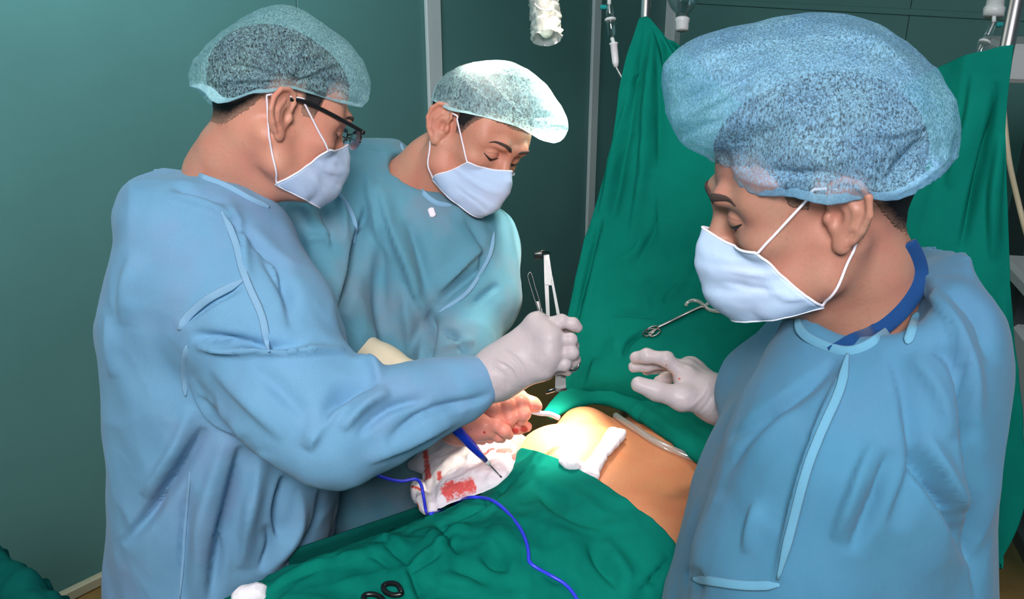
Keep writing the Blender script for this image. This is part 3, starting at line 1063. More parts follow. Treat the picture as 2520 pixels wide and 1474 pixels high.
# ------------------------------------------------------------------ poles
def pole(px0, d, label):
    top = P(*px0, d)
    f = np.array([top[0], top[1], 0])
    e = empty('drip_stand', f, label, 'stand', 'steel poles holding up the green screen')
    dirv = nrm(P(px0[0] + (px0[2] if len(px0) > 2 else 0), px0[1], d) - f) if False else UPZ
    obj('pole', tube_geo([f + UPZ * .05, f + UPZ * 1.2, f + UPZ * 2.35], [.0105, .0105, .0105], 20), MAT['chrome'], e)
    for k in range(5):
        a = k * 2 * math.pi / 5 + .3
        q = np.array([math.cos(a), math.sin(a), 0])
        obj('foot', tube_geo([f + UPZ * .075, f + q * .12 + UPZ * .06, f + q * .26 + UPZ * .045], [.013, .011, .009], 10), MAT['chrome'], e)
        obj('castor', lathe_geo([(0, .004), (.1, .02), (.9, .02), (1, .004)], f + q * .26 + UPZ * .02 - np.cross(q, UPZ) * .01, f + q * .26 + UPZ * .02 + np.cross(q, UPZ) * .01, 14), MAT['black'], e)
    hk = f + UPZ * 2.35
    for s in (-1, 1):
        obj('hook', tube_geo(spline([hk, hk + BD * s * .08 + UPZ * .03, hk + BD * s * .15, hk + BD * s * .17 + UPZ * .03], 16), .003, 8), MAT['chrome'], e)
    return f
pole((1588, 40), 1.93, 'steel pole at the left corner of the green screen')
pole((2480, 108), 1.345, 'steel pole at the top right corner of the picture')

# ------------------------------------------------------------------ surgical lamp above the table: only its wrapped handle hangs into view
LAMP = np.array([0.06, 1.62, 2.02])
SITE = np.array([0.062, 1.31, 1.10])
ld = nrm(SITE - LAMP)
hx = nrm(np.cross(ld, [1, 0, 0]))
lamp = empty('surgical_lamp', LAMP, 'overhead surgical lamp whose wrapped white handle hangs in at the top', 'lamp')
hb = P(1337, -30, 1.58)
ht = P(1345, 88, 1.56)
obj('lamp_head', lathe_geo([(0, .02), (.05, .17), (.35, .26), (.8, .27), (1, .25)], LAMP - ld * .12, LAMP - ld * .005, 40), MAT['white_plastic'], lamp)
lm, lnt, lb = new_mat('lamp_lens_lit')
lb.inputs['Base Color'].default_value = (.9, .9, .85, 1)
lb.inputs['Emission Color'].default_value = (1, .93, .80, 1)
lb.inputs['Emission Strength'].default_value = 2.0
obj('lens', lathe_geo([(0, .245), (.5, .24), (1, .05)], LAMP - ld * .005, LAMP + ld * .004, 40), lm, lamp)
hV, hF = lathe_geo([(0, .013), (.25, .014), (.3, .019), (.36, .016), (.55, .0175), (.62, .0185), (.66, .017), (.82, .017), (.95, .0145), (1, .008)], hb + (hb - ht) * 1.2, ht, 28)
obj('handle', (hV, hF), MAT['handle'], lamp)
wV, wF = lathe_geo([(t, r) for t, r in zip(np.linspace(0, 1, 26), .021 + .006 * np.abs(np.sin(np.arange(26) * 1.3)))], hb + (hb - ht) * .5, ht + (ht - hb) * .06, 40)
wQ = np.array([f for f in wF if len(f) == 4])
wV = wrinkle(wV, wQ, 60, .006, (1, 1, 1), 41, 3)
obj('sterile_wrap', (wV, wQ), MAT['wrap'], lamp)
tube('wrap_string', [P(1316, 10, 1.55), P(1330, 22, 1.535), P(1350, 26, 1.535), P(1362, 22, 1.55)], .0016, MAT['handle'], lamp, 20, 6)
tube('lamp_arm', [LAMP - ld * .1, LAMP + np.array([.05, .3, .35]), LAMP + np.array([.1, .7, .75])], .03, MAT['white_plastic'], lamp, 20, 14)
def spot(off, power, ang, blend, size, target=None):
    d = bpy.data.lights.new('surgical_beam', 'SPOT')
    d.energy = power
    d.color = (1.0, .90, .74)
    d.spot_size = math.radians(ang)
    d.spot_blend = blend
    d.shadow_soft_size = size
    o = bpy.data.objects.new('surgical_beam', d)
    loc = LAMP + off + ld * .03
    o.location = loc
    o.rotation_euler = (Vector(SITE if target is None else target) - Vector(loc)).to_track_quat('-Z', 'Y').to_euler()
    col.objects.link(o)
    o.parent = lamp
    o.matrix_parent_inverse = Matrix.Translation(lamp.location).inverted()
sx = nrm(np.cross(ld, hx))
for k in range(4):
    a = k * math.pi / 2 + .5
    spot((hx * math.cos(a) + sx * math.sin(a)) * .17, 165, 13.5, .85, .04)
spot(np.array([.13, .02, 0]), 150, 20, .5, .04, np.array([.075, 1.545, 1.57]))      # extra beam added at the lamp to brighten the middle man's cap
spot(np.zeros(3), 14, 40, .6, .06)      # weak spill around the main beam

# ------------------------------------------------------------------ people: heads
def head_frame(yaw, pitch, roll):
    """columns: person's right, forward, up (world). yaw: heading in the floor plane (deg, 0 = +x, 90 = away), pitch: chin down"""
    y, p, r = map(math.radians, (yaw, pitch, roll))
    f0 = np.array([math.cos(y), math.sin(y), 0])
    right0 = np.array([math.sin(y), -math.cos(y), 0])
    f = f0 * math.cos(p) - UPZ * math.sin(p)
    u = f0 * math.sin(p) + UPZ * math.cos(p)
    right = right0 * math.cos(r) - u * math.sin(r)       # +roll: right side dips
    u2 = u * math.cos(r) + right0 * math.sin(r)
    return np.stack([right, f, u2], axis=1)

class Head:
    def __init__(s, ear_px, ear_d, yaw, pitch, roll, near_side, sc=1.0):
        s.R = head_frame(yaw, pitch, roll)
        s.sc = sc
        s.side = near_side                          # +1: right ear towards the camera
        s.o = P(*ear_px, ear_d) - s.R @ np.array([near_side * .078, 0, 0]) * sc
    def w(s, p):
        return np.asarray(p, float) * s.sc @ s.R.T + s.o
    def l(s, p):
        return (np.asarray(p, float) - s.o) @ s.R / s.sc

def ear_prims(F, sx, sc=1.0):
    """an ear on side sx: plate, rolled rim, inner ridge, hollow, lobe, tragus"""
    e1 = nrm([0.30 * 0, 1, .18])
    out = nrm([sx * .86, .50, 0])
    e1 = nrm(e1 - (e1 @ out) * out)
    e2 = np.cross(out, e1) * (1 if sx > 0 else -1)
    if e2[2] < 0:
        e2 = -e2
    sc = 1.14
    c = np.array([sx * .0775, -.012, .003])
    g = lambda a, b, h=0: c + (e1 * a + e2 * b) * sc + out * h
    R = np.stack([e1, e2, out], 1)
    F.add(ell(g(-.006, .004, .003), (.0185 * sc, .029 * sc, .0045), R), .004)
    F.add(ell(g(.002, -.002, -.006), (.014, .02, .010), R), .008)
    rim = [(.008, .004), (.013, .016), (.010, .027), (.000, .033), (-.012, .031), (-.021, .021), (-.023, .006), (-.018, -.009), (-.012, -.019)]
    F.chain([g(a, b, .0065) for a, b in rim], [.0024, .003, .0034, .0038, .0038, .0037, .0036, .0034, .0034], .002)
    F.cut(ell(g(-.003, .020, .010), (.008, .008, .0045), R), .003)
    F.cut(ell(g(.003, .000, .010), (.0075, .0115, .0085), R), .003)
    F.chain([g(-.003, .019, .006), g(-.012, .008, .0068), g(-.011, -.006, .006), g(-.004, -.015, .006)], [.0024, .003, .003, .0028], .003)
    F.add(ell(g(-.003, -.024, .0055), (.0085, .0095, .0045), R), .005)
    F.add(ell(g(.011, -.003, .004), (.004, .0055, .0045), R), .004)

def build_head(hd, neck_base, shoulders, hairline, off=.003, jaw=1.0, brow=1.0):
    """head, neck and upper chest in the head's own frame; returns world mesh"""
    nb = hd.l(neck_base)
    sh = [hd.l(s) for s in shoulders]
    lo = np.minimum(np.min([nb] + sh, axis=0) - .05, [-.11, -.125, -.14])
    hi = np.maximum(np.max([nb] + sh, axis=0) + .05, [.11, .145, .15])
    F = Field(lo, hi, .0021)
    F.add(ell((0, -.014, .046), (.0735, .096, .080)), .01)
    F.add(ell((0, .040, .045), (.060, .048, .056)), .03)
    F.add(ell((0, .030, -.030), (.0605, .058, .070)), .03)
    F.add(ell((0, .042, -.068), (.052 * jaw, .045, .036)), .03)
    F.add(ell((0, .076, -.090), (.020, .016, .015)), .02)
    for s in (-1, 1):
        F.chain([(s * .060, -.004, -.030), (s * .056 * jaw, .006, -.062), (s * .034, .055, -.088)], [.013, .013, .013], .025)
        F.add(ell((s * .043, .058, -.014), (.022, .022, .017)), .02)
        F.chain([(s * .008, .092, .026), (s * .028, .090, .032), (s * .050, .070, .026)], [.007 * brow, .008 * brow, .007 * brow], .014)
        F.add(ell((s * .053, .050, .030), (.016, .024, .03)), .02)
    F.add(rcone((0, .084, .022), (0, .104, -.020), .0085, .0105), .014)
    F.add(ell((0, .108, -.022), (.0115, .0105, .0095)), .008)
    for s in (-1, 1):
        F.add(ell((s * .013, .096, -.026), (.008, .010, .007)), .008)
        F.cut(ell((s * .031, .096, .010), (.0175, .0135, .0105)), .010)
        F.add(ell((s * .031, .0755, .009), (.0155, .0145, .0125)), .004)
    F.add(ell((0, .096, -.055), (.022, .010, .010)), .01)
    F.chain([(0, -.022, -.030), nb * .5 + np.array([0, -.022, -.035]) * .5 + np.array([0, -.004, 0]), nb], [.055, .055, .062], .03)
    F.add(rcone((0, .030, -.085), (0, nb[1] * .55 + .03, nb[2] * .6 - .03), .022, .026), .03)
    for q in sh:
        F.add(rcone(nb, q, .052, .034), .03)
    for s in (-1, 1):
        F.add(rcone((s * .058, -.022, -.030), nb + np.array([s * .012, .055, -.03]), .012, .011), .02)
    # close-cropped hair: the same skull grown outwards above the hairline
    X, Y, Z = F.ax[0][:, None, None], F.ax[1][None, :, None], F.ax[2][None, None, :]
    g = np.broadcast_to(hairline(Y, 0), F.f.shape) + 0 * X
    if True:
        jit = .0035 * np.sin(X * 900 + Y * 1300) * np.sin(Y * 1700 - Z * 1100)
    above = Z - g - jit
    hf = F.f - np.clip(above / .018, .25, 1) * off
    hf = np.maximum(np.maximum(hf, -above), -F.f - .010).astype(np.float32)
    hv, hfc = surface_nets(hf, F.lo, F.h)
    fade = np.clip(1 - (hv[:, 2] - hairline(hv[:, 1], 0)) / .030, 0, 1)
    for s in (-1, 1):
        ear_prims(F, s)
    V, Fc = F.mesh(1)
    remember('head', (V, Fc))
    return hd.w(V), Fc, hd.w(hv), hfc, fade

def on_face(x, z, off=0.0):
    """front surface of the head just built, in its own frame"""
    loc, nor, _, _ = BV['head'].ray_cast(Vector((x, .25, z)), Vector((0, -1, 0)))
    if loc is None:
        return np.array([x, .09, z])
    return np.array(loc) + np.array(nor) * off

def bouffant(hd, c, tilt, rx, ry, hgt, bulge, poly, cpx, seed, lump, pleat, npl):
    """puffy cap gathered at a rim; finally fitted to its outline"""
    NT, NP = 110, 260
    t = np.linspace(0, 1, NT)[:, None]
    th = np.linspace(0, 2 * math.pi, NP, endpoint=False)[None, :]
    ct, st = math.cos(math.radians(tilt)), math.sin(math.radians(tilt))
    g = np.interp(t, [0, .06, .16, .30, .45, .62, .80, .92, 1], [1.0, 1.10, bulge * .96, bulge, bulge * .95, bulge * .80, bulge * .52, bulge * .26, 0.0])
    z = np.interp(t, [0, .06, .16, .30, .45, .62, .80, .92, 1], [0, -.05, .04, .26, .50, .74, .92, .98, 1.0]) * hgt
    k = np.ones(9) / 9
    r_pl = pleat * np.exp(-(t / .10) ** 2) * np.sin(npl * th + 2 * np.sin(5 * th)) + pleat * 1.3 * np.exp(-((t - .16) / .12) ** 2) * np.sin(npl * .37 * th + 3 * np.sin(3 * th))
    x = np.sin(th) * (rx * g + r_pl)
    y = np.cos(th) * (ry * g + r_pl)
    L = np.stack([x, y * ct - z * st, y * st + z * ct], -1) + np.array(c)
    V = hd.w(L.reshape(-1, 3))
    F = grid_faces(NT, NP, True)
    if ((vnormals(V, F) * (V - V.mean(0))).sum(1)).mean() < 0:
        F = F[:, ::-1]
    V = V + vnormals(V, F) * (lump * fbm(V, 20, 3, seed) * np.repeat(np.clip(t[:, 0] * 4, 0, 1), NP))[:, None]
    # fit to the cap's outline: scale the cross-view offsets by direction
    cpx = np.array(cpx, float)
    p = px(V) - cpx
    ang = np.arctan2(p[:, 1], p[:, 0])
    rad = np.hypot(p[:, 0], p[:, 1])
    nb = 96
    bi = ((ang + math.pi) / (2 * math.pi) * nb).astype(int) % nb
    cur = np.zeros(nb)
    np.maximum.at(cur, bi, rad)
    pl = spline(np.vstack([poly, poly[:1]]), 600) - cpx
    pa = np.arctan2(pl[:, 1], pl[:, 0])
    pr = np.hypot(pl[:, 0], pl[:, 1])
    tgt = np.zeros(nb)
    pb = ((pa + math.pi) / (2 * math.pi) * nb).astype(int) % nb
    np.maximum.at(tgt, pb, pr)
    for q in range(nb):
        if tgt[q] == 0:
            tgt[q] = max(tgt[(q - 1) % nb], tgt[(q + 1) % nb])
    ratio = tgt / np.maximum(cur, 1)
    for _ in range(2):
        ratio = (np.roll(ratio, 1) + 2 * ratio + np.roll(ratio, -1)) / 4
    pos = (ang + math.pi) / (2 * math.pi) * nb - .5
    i0 = np.floor(pos).astype(int)
    fr = pos - i0
    rt = ratio[i0 % nb] * (1 - fr) + ratio[(i0 + 1) % nb] * fr
    C = w2c(V)
    newp = cpx + p * rt[:, None]
    C[:, 0] = (newp[:, 0] - CX) / FPX * C[:, 2]
    C[:, 1] = (newp[:, 1] - CY) / FPX * C[:, 2]
    V = c2w(C)
    dens = np.repeat(np.clip(1 - t[:, 0] / .13, 0, 1), NP)
    return V, F, dens

def mask_geo(rows, side, n=(60, 44), pleats=3, amp=.0022):
    """rows of points for the half mask (nose line outwards); mirrored to the other cheek"""
    full = []
    for r in rows:
        r = np.array(r, float)
        m = r[1:][::-1] * np.array([-1, 1, 1])
        full.append(np.vstack([m, r]))
    G = grid_surface(full, n[0], n[1])
    tt = np.linspace(0, 1, n[1])[:, None]
    ph = (tt * (pleats + .6)) % 1.0
    step = np.where((tt > .16) & (tt < .86), np.clip(ph * 4, 0, 1) * np.clip((1 - ph) * 1.2, 0, 1), 0)
    nrmv = np.stack([np.sin(np.linspace(-1.1, 1.1, n[0])), np.cos(np.linspace(-1.1, 1.1, n[0])), 0 * np.linspace(0, 1, n[0])], -1)[None]
    G = G + nrmv * (step * amp)[..., None] * np.clip(1.3 - np.abs(np.linspace(-1, 1, n[0]))[None, :, None] * .6, 0, 1)
    return G

def bust(points):
    return points

def coarse_body(segs, lo, hi, h=.014):
    """simple torso, arms and legs hidden under the gown, so the figure is whole"""
    F = Field(lo, hi, h)
    for pts, rad in segs:
        F.chain([np.array(q) for q in pts], rad, .03)
    return F.mesh(1)

def px_rows(rows):
    """gown sections given as (v, u_left, u_right, depth, half thickness) -> loft rows in camera axes along 'down'"""
    out = []
    for v, a, b, d, hb in rows:
        # the outline of a thick body is where sight lines graze it: solve for the half width and centre that give it
        mL, mR = (a - CX) / FPX, (b - CX) / FPX
        hb_ = hb * 1.06
        lo_, hi_ = .005, (mR - mL) * d / 2
        for _ in range(40):
            q = (lo_ + hi_) / 2
            if math.sqrt(q * q + (mL * hb_) ** 2) + math.sqrt(q * q + (mR * hb_) ** 2) < (mR - mL) * d:
                lo_ = q
            else:
                hi_ = q
        cx_ = mL * d + math.sqrt(lo_ ** 2 + (mL * hb_) ** 2)
        out.append(((v - CY) / FPX * d, cx_, d, lo_, hb))
    return out

def gown(rows, sleeves, cuts, lo, hi, h, exp=2.3, extra=()):
    """gown as one continuous cloth body (camera axes), returned in world space"""
    F = Field(lo, hi, h)
    R = px_rows(rows)
    # loft axis 1 (down): cross section in right (0) and depth (2)
    F.add(loft(R, 1, exp), .02)
    for e in extra:
        F.add(e, .05)
    for pts, rad, k in sleeves:
        F.chain([Q(*q) for q in pts], rad, k)
    for c in cuts:
        F.cut(*c)
    V, Fc = largest_piece(*F.mesh(3))
    return c2w(V), Fc

def seam(name, pts, key, parent, mat='seam', r=.0035, off=.0018, n=None, flat=.35):
    """a stitched strip following the cloth along a drawn line"""
    pl = spline(np.array(pts, float), n or max(12, 8 * len(pts)))
    w = [hit(u, v, [key], off) for u, v in pl]
    w = np.array([q for q in w if q is not None])
    if len(w) < 4:
        return None
    for _ in range(3):
        w[1:-1] = (w[:-2] + 2 * w[1:-1] + w[2:]) / 4
    rr_ = r * np.interp(np.linspace(0, 1, len(w)), [0, .12, .88, 1], [.3, 1, 1, .3])
    V, F = tube_geo(w, rr_, 8, flat=flat, upv=CAM - w.mean(0))
    return obj(name, (V, F), MAT[mat], parent)

def hand(wrist, palm, fingers, thumb, rw=.026, rp=.0125, rf=(.0098, .0088, .0082, .0075), h=.0018, cuff=None, thumb_r=(.014, .0115, .0098, .0085), seed=0):
    """gloved hand from joint positions (world): palm list of knuckles, fingers lists of joints from the knuckle out, thumb joints"""
    allp = np.array([wrist] + list(palm) + [j for f in fingers for j in f] + list(thumb) + (list(cuff[0]) if cuff else []))
    F = Field(allp.min(0) - .055, allp.max(0) + .055, h)
    wrist = np.asarray(wrist, float)
    for i, m in enumerate(palm):
        F.add(rcone(wrist + (np.asarray(m) - np.mean(palm, axis=0)) * .45, m, rw * .62, rp), .016)
    for i in range(len(palm) - 1):
        F.add(rcone(palm[i], palm[i + 1], rp, rp), .012)
    for f in fingers:
        n = len(f)
        F.chain(f, [rf[min(i, 3)] for i in range(n)], .004)
        for j in f[1:-1]:
            F.add(ell(j, (rf[1] * 1.08,) * 3), .004)
    if len(thumb):
        F.chain(thumb, list(thumb_r)[:len(thumb)], .008)
        F.add(rcone(thumb[1], palm[0], .013, .011), .014)
    if cuff:
        F.chain(cuff[0], cuff[1], .02)
    V, Fc = F.mesh(1)
    N = vnormals(V, Fc)
    V = V + N * (.0006 * fbm(V, 90, 2, seed))[:, None]
    return V, Fc

def stain_at(V, spots):
    p = px(V)
    s = np.zeros(len(V))
    for u, v, r in spots:
        s = np.maximum(s, np.clip(1.2 - np.hypot(p[:, 0] - u, p[:, 1] - v) / r, 0, 1))
    return s

def rim_tube(name, G, parent, mat, r, idx):
    return obj(name, tube_geo(G[idx], r, 6), MAT[mat], parent)

# default half-mask, head frame (right half; nose line first)
MASK0 = [
    [(0, .114, -.002), (.013, .106, -.008), (.028, .095, -.015), (.044, .082, -.019), (.058, .064, -.021)],
    [(0, .125, -.028), (.016, .119, -.031), (.032, .104, -.035), (.048, .083, -.038), (.062, .056, -.039)],
    [(0, .125, -.058), (.017, .119, -.058), (.034, .102, -.059), (.051, .074, -.059), (.064, .042, -.057)],
    [(0, .119, -.086), (.017, .113, -.085), (.034, .096, -.083), (.051, .064, -.079), (.064, .026, -.073)],
    [(0, .100, -.108), (.015, .096, -.107), (.031, .080, -.104), (.047, .050, -.099), (.058, .012, -.092)]]

def face_bits(hd, parent, lids, bw=1.0, lz=0.0, eye=0.0):
    """eyebrows, lowered lids with lash lines, laid on the face just built"""
    for s in (-1, 1):
        b = [(s * .010, .0265), (s * .020, .0315), (s * .034, .0350), (s * .046, .0325), (s * .054, .0270)]
        pts = np.array([on_face(x, z, .0006) for x, z in spline(b, 34)])
        r = np.interp(np.linspace(0, 1, 34), [0, .12, .6, 1], [.0012, .0034, .0028, .0006]) * hd.sc * bw
        V, F = tube_geo(hd.w(pts), r, 10, flat=.42, upv=hd.R[:, 1])
        obj('eyebrow', (V, F), MAT['brow'], parent)
        e = [(s * .0155, .0045), (s * .022, .0020), (s * .031, .0005), (s * .040, .0018), (s * .0475, .0055)]
        pts = np.array([on_face(x, z + lz, .0002) for x, z in spline(e, 34)])
        V, F = tube_geo(hd.w(pts), np.interp(np.linspace(0, 1, 34), [0, .3, .8, 1], [.0005, lids, lids, .0006]) * hd.sc, 8, flat=.8, upv=hd.R[:, 1])
        obj('eyelashes', (V, F), MAT['lash'], parent)
        if eye:
            pts = np.array([on_face(x, z + lz, .0001) for x, z in spline([(s * .0225, .0002), (s * .031, -.0012), (s * .0395, .0004)], 16)])
            V, F = tube_geo(hd.w(pts), eye * np.sin(np.linspace(.12, math.pi - .12, 16)) * hd.sc, 10, flat=.35, upv=hd.R[:, 1])
            obj('eye', (V, F), MAT['iris'], parent)
        c = [(s * .016, .0095), (s * .024, .0125), (s * .033, .0130), (s * .043, .0105), (s * .049, .0075)]
        pts = np.array([on_face(x, z + lz * .5, -.0001) for x, z in spline(c, 30)])
        V, F = tube_geo(hd.w(pts), np.interp(np.linspace(0, 1, 30), [0, .3, .8, 1], [.0002, .0005, .0005, .0002]) * hd.sc, 6, flat=.6, upv=hd.R[:, 1])
        obj('lid_crease_shade', (V, F), MAT['crease'], parent)  # thin dark line stands in for shade in the lid fold

print('p3 ok')

# ================================================================== person A: left surgeon with glasses, side view
pA = empty('person', P(540, 1200, 1.54) * [1, 1, 0], 'man in glasses and blue gown at left, holding retractors over the patient', 'person')
hA = Head((712, 295), 1.253, 24, 24, -8.5, +1, 1.0)
nbA = P(560, 440, 1.375)
V, F, hv, hf, fd = build_head(hA, nbA, [P(490, 570, 1.50), P(550, 590, 1.33)],
    lambda y, x: np.interp(y, [-.2, -.075, -.050, -.034, .008, .015, .034, .042, .055, .2], [-.040, -.036, .000, .034, .040, .014, .010, .050, .062, .07]), .0030)
cb = coarse_body([([P(520, 690, 1.43), P(520, 860, 1.46), P(540, 1150, 1.55)], [.12, .13, .13]),
                  ([P(540, 1150, 1.50), P(540, 1150, 1.5) * [1, 1, 0] + UPZ * .5, P(540, 1150, 1.5) * [1, 1, 0] + UPZ * .06], [.09, .065, .045]),
                  ([P(540, 1150, 1.66), P(540, 1150, 1.66) * [1, 1, 0] + UPZ * .5, P(540, 1150, 1.66) * [1, 1, 0] + UPZ * .06], [.09, .065, .045])],
                 (-.9, .9, 0), (-.2, 1.9, 1.6))
obj('body', merge((V, F), cb), MAT['skin'], pA)
obj('hair', (hv, hf), MAT['hair'], pA, attrs={'fade': fd})
capA_poly = np.array([(528, 272), (492, 245), (466, 205), (466, 172), (490, 135), (530, 92), (572, 58), (625, 26), (690, 10), (745, 24), (800, 60), (850, 98), (888, 145), (910, 195), (910, 235), (890, 268), (868, 264), (820, 246), (770, 236), (720, 222), (660, 232), (600, 234), (548, 240)], float)
V, F, dn = bouffant(hA, (0, -.012, .036), 14, .083, .106, .118, 1.24, capA_poly, (690, 160), 3, .005, .0016, 60)
gp = (715, 200)
V = folds(V, F, [([gp, (640, 150), (560, 110), (520, 100)], 7, .006), ([gp, (670, 130), (640, 70)], 6, -.007), ([gp, (690, 120), (690, 50)], 5, .006), ([gp, (740, 120), (770, 80)], 6, .007),
                 ([gp, (700, 130), (660, 90)], 5, .006), ([gp, (770, 160), (850, 120)], 7, -.007), ([gp, (760, 180), (830, 160), (890, 190)], 7, .008), ([gp, (800, 200), (880, 225)], 6, -.006),
                 ([gp, (640, 190), (560, 190), (500, 200)], 8, .007), ([gp, (620, 170), (540, 150)], 7, -.006), ([gp, (600, 205), (520, 220)], 6, -.006), ([(590, 60), (560, 110), (540, 170)], 12, .005)])
capA = obj('bouffant_cap', (V, F), MAT['capA'], pA, attrs={'dense': dn})
# gathered knot of the cap over the ear
rimA = spline([(548, 240), (600, 233), (660, 230), (715, 214), (770, 232), (820, 243), (866, 262)], 140)
remember('capA', (V, F))
rw = hits([tuple(q) for q in rimA], ['capA'], .001)
# mask
MA = [[np.array(q) for q in r] for r in MASK0]
def mask_on(hd, rows, parent, creases=None, edge='mask_white', **kw):
    G = mask_geo(rows, hd.side, **kw)
    nv, nu = G.shape[:2]
    L = G.reshape(-1, 3).copy()
    ax = np.array([0, .005, 0])
    for i in range(len(L)):
        d = L[i] - ax - np.array([0, 0, L[i][2]])
        r0 = np.linalg.norm(d)
        d = d / r0
        loc, nor, _, dist = BV['head'].ray_cast(Vector(ax + np.array([0, 0, L[i][2]]) + d * .25), Vector(-d))
        if loc is not None:
            L[i] += d * max(0, (.25 - dist + .0042) - r0)
    Lg = L.reshape(nv, nu, 3)
    for _ in range(3):
        Lg[1:-1, 1:-1] = Lg[1:-1, 1:-1] * .5 + (Lg[:-2, 1:-1] + Lg[2:, 1:-1] + Lg[1:-1, :-2] + Lg[1:-1, 2:]) * .125
        Lg[1:-1, [0, -1]] = Lg[1:-1, [0, -1]] * .5 + (Lg[:-2, [0, -1]] + Lg[2:, [0, -1]]) * .25
    W = hd.w(Lg.reshape(-1, 3))
    W = folds(W, grid_faces(nv, nu), creases) if creases else W
    W = W + vnormals(W, grid_faces(nv, nu)) * (.0012 * fbm(W, 60, 2, 9))[:, None]
    m = obj('face_mask', (W, grid_faces(nv, nu)), MAT['mask'], parent, solid=.0015)
    Wg = W.reshape(nv, nu, 3)
    loop = np.concatenate([Wg[0], Wg[1:, -1], Wg[-1, ::-1][1:], Wg[::-1, 0][1:]])
    obj('mask_edging', tube_geo(loop, .0016, 6), MAT[edge], m)
    return Wg, m
def loops(hd, Wg, parent, r=.0015):
    """white elastic loops from the mask corners round the ears, kept on the outside of the cheeks"""
    def skin_out(p):
        d = np.array([p[0], p[1] - .005, 0])
        d /= np.linalg.norm(d)
        base = np.array([0, .005, p[2]])
        loc, nor, _, dist = BV['head'].ray_cast(Vector(base + d * .25), Vector(-d))
        rr = np.linalg.norm(np.array(p) - base)
        if loc is not None:
            rr = max(rr, .25 - dist + .0022)
        return base + d * rr
    for side_ in (-1, 1):
        c = -1 if side_ > 0 else 0
        a, b = hd.l(Wg[1, c]), hd.l(Wg[-2, c])
        top = np.array([side_ * .0785, .008, .034])
        bk = np.array([side_ * .0800, -.036, .012])
        low = np.array([side_ * .0770, -.020, -.030])
        seg1 = [skin_out(q) for q in np.linspace(a, top, 12)]
        seg2 = [skin_out(q) for q in np.linspace(low, b, 12)]
        path = np.array(seg1 + [bk + np.array([side_ * .003, 0, .012]), bk] + seg2)
        obj('ear_loop', tube_geo(hd.w(spline(path, 70)), r, 8), MAT['strap'], parent)
Wg, mA_ = mask_on(hA, MASK0, pA, [([(745, 440), (760, 470), (765, 500)], 7, -.0018), ([(765, 430), (790, 470), (800, 495)], 7, .003), ([(790, 440), (815, 465), (830, 470)], 6, -.0018), ([(780, 400), (800, 420), (840, 430)], 6, .002)])
loops(hA, Wg, mA_)
face_bits(hA, pA, .0011)
# spectacles: black half-rim frame with temples, hinges, pads and tinted lenses
half = [tube_geo(hA.w(np.array([(q * .034 + .0245 * math.cos(a), .113, .006 + .016 * math.sin(a)) for a in np.linspace(-.15, math.pi + .15, 24)])), .0013, 8) for q in (-1, 1)]
gls = obj('glasses', merge(half[0], half[1], tube_geo(hA.w(spline([(-.011, .113, .012), (0, .115, .015), (.011, .113, .012)], 12)), .0012, 8)), MAT['black'], pA, label='black half-rim glasses with tinted lenses')
for s in (-1, 1):
    obj('temple', tube_geo(hA.w(spline([(s * .080, -.020, .022), (s * .0795, .010, .031), (s * .074, .060, .027), (s * .068, .108, .020)], 30)), .0030, 8, flat=.5, upv=hA.R[:, 0]), MAT['black'], gls)
    lens = [(s * .034 + .024 * math.cos(a), .112, .006 + .0155 * math.sin(a)) for a in np.linspace(0, 2 * math.pi, 40, endpoint=False)]
    lp = hA.w(np.array(lens))
    V2 = np.concatenate([lp, lp + hA.R[:, 1] * .0022])
    F2 = [tuple(range(40))[::-1], tuple(range(40, 80))] + [(i, (i + 1) % 40, 40 + (i + 1) % 40, 40 + i) for i in range(40)]
    obj('lens', (V2, F2), MAT['lens'], gls, smooth=False)
    obj('hinge', box_geo(hA.w((s * .0655, .110, .019)), hA.R[:, 0] * .004, hA.R[:, 1] * .003, hA.R[:, 2] * .003, .0008), MAT['black'], gls)
    obj('nose_pad', tube_geo(hA.w(spline([(s * .012, .111, .008), (s * .014, .104, .006), (s * .013, .103, -.002)], 10)), .0009, 6), MAT['black'], gls)

rowsA = [(432, 395, 520, 1.42, .07), (450, 360, 600, 1.42, .11), (480, 312, 650, 1.41, .155), (530, 284, 692, 1.41, .19), (620, 287, 728, 1.41, .205), (700, 262, 768, 1.42, .21),
         (790, 240, 806, 1.44, .21), (880, 254, 822, 1.46, .21), (1000, 262, 828, 1.49, .21), (1150, 270, 834, 1.53, .21), (1260, 270, 826, 1.56, .21), (1400, 262, 800, 1.60, .21), (1600, 256, 800, 1.66, .22), (2300, 250, 830, 1.86, .23)]
slA = [([(560, 640, 1.33), (640, 800, 1.29), (740, 980, 1.25), (835, 1068, 1.225)], [.105, .098, .086, .072], .05),
       ([(835, 1068, 1.225), (930, 1030, 1.235), (1040, 985, 1.26), (1140, 955, 1.275), (1196, 935, 1.285)], [.075, .064, .052, .038, .030], .03),
       ([(560, 640, 1.50), (720, 850, 1.58), (880, 980, 1.50)], [.09, .08, .06], .04)]
GAlo, GAhi = Q(200, 400, 1.3) - [.1, .05, .35], np.array([-.0, 1.35, 2.15])
VA, FA = gown(rowsA, slA, [(ell(Q(580, 405, 1.355), (.070, .042, .075), None), .012)], (-.75, -.25, 1.08), (.02, 1.30, 2.12), .0050)
VA = wrinkle(VA, FA, 4.5, .0065, (1, 1, .55), 51, 3)
VA = wrinkle(VA, FA, 11, .0022, (1.2, 1, .6), 53, 2)
VA = wrinkle(VA, FA, 22, .0008, (1, 1, .6), 52, 2)
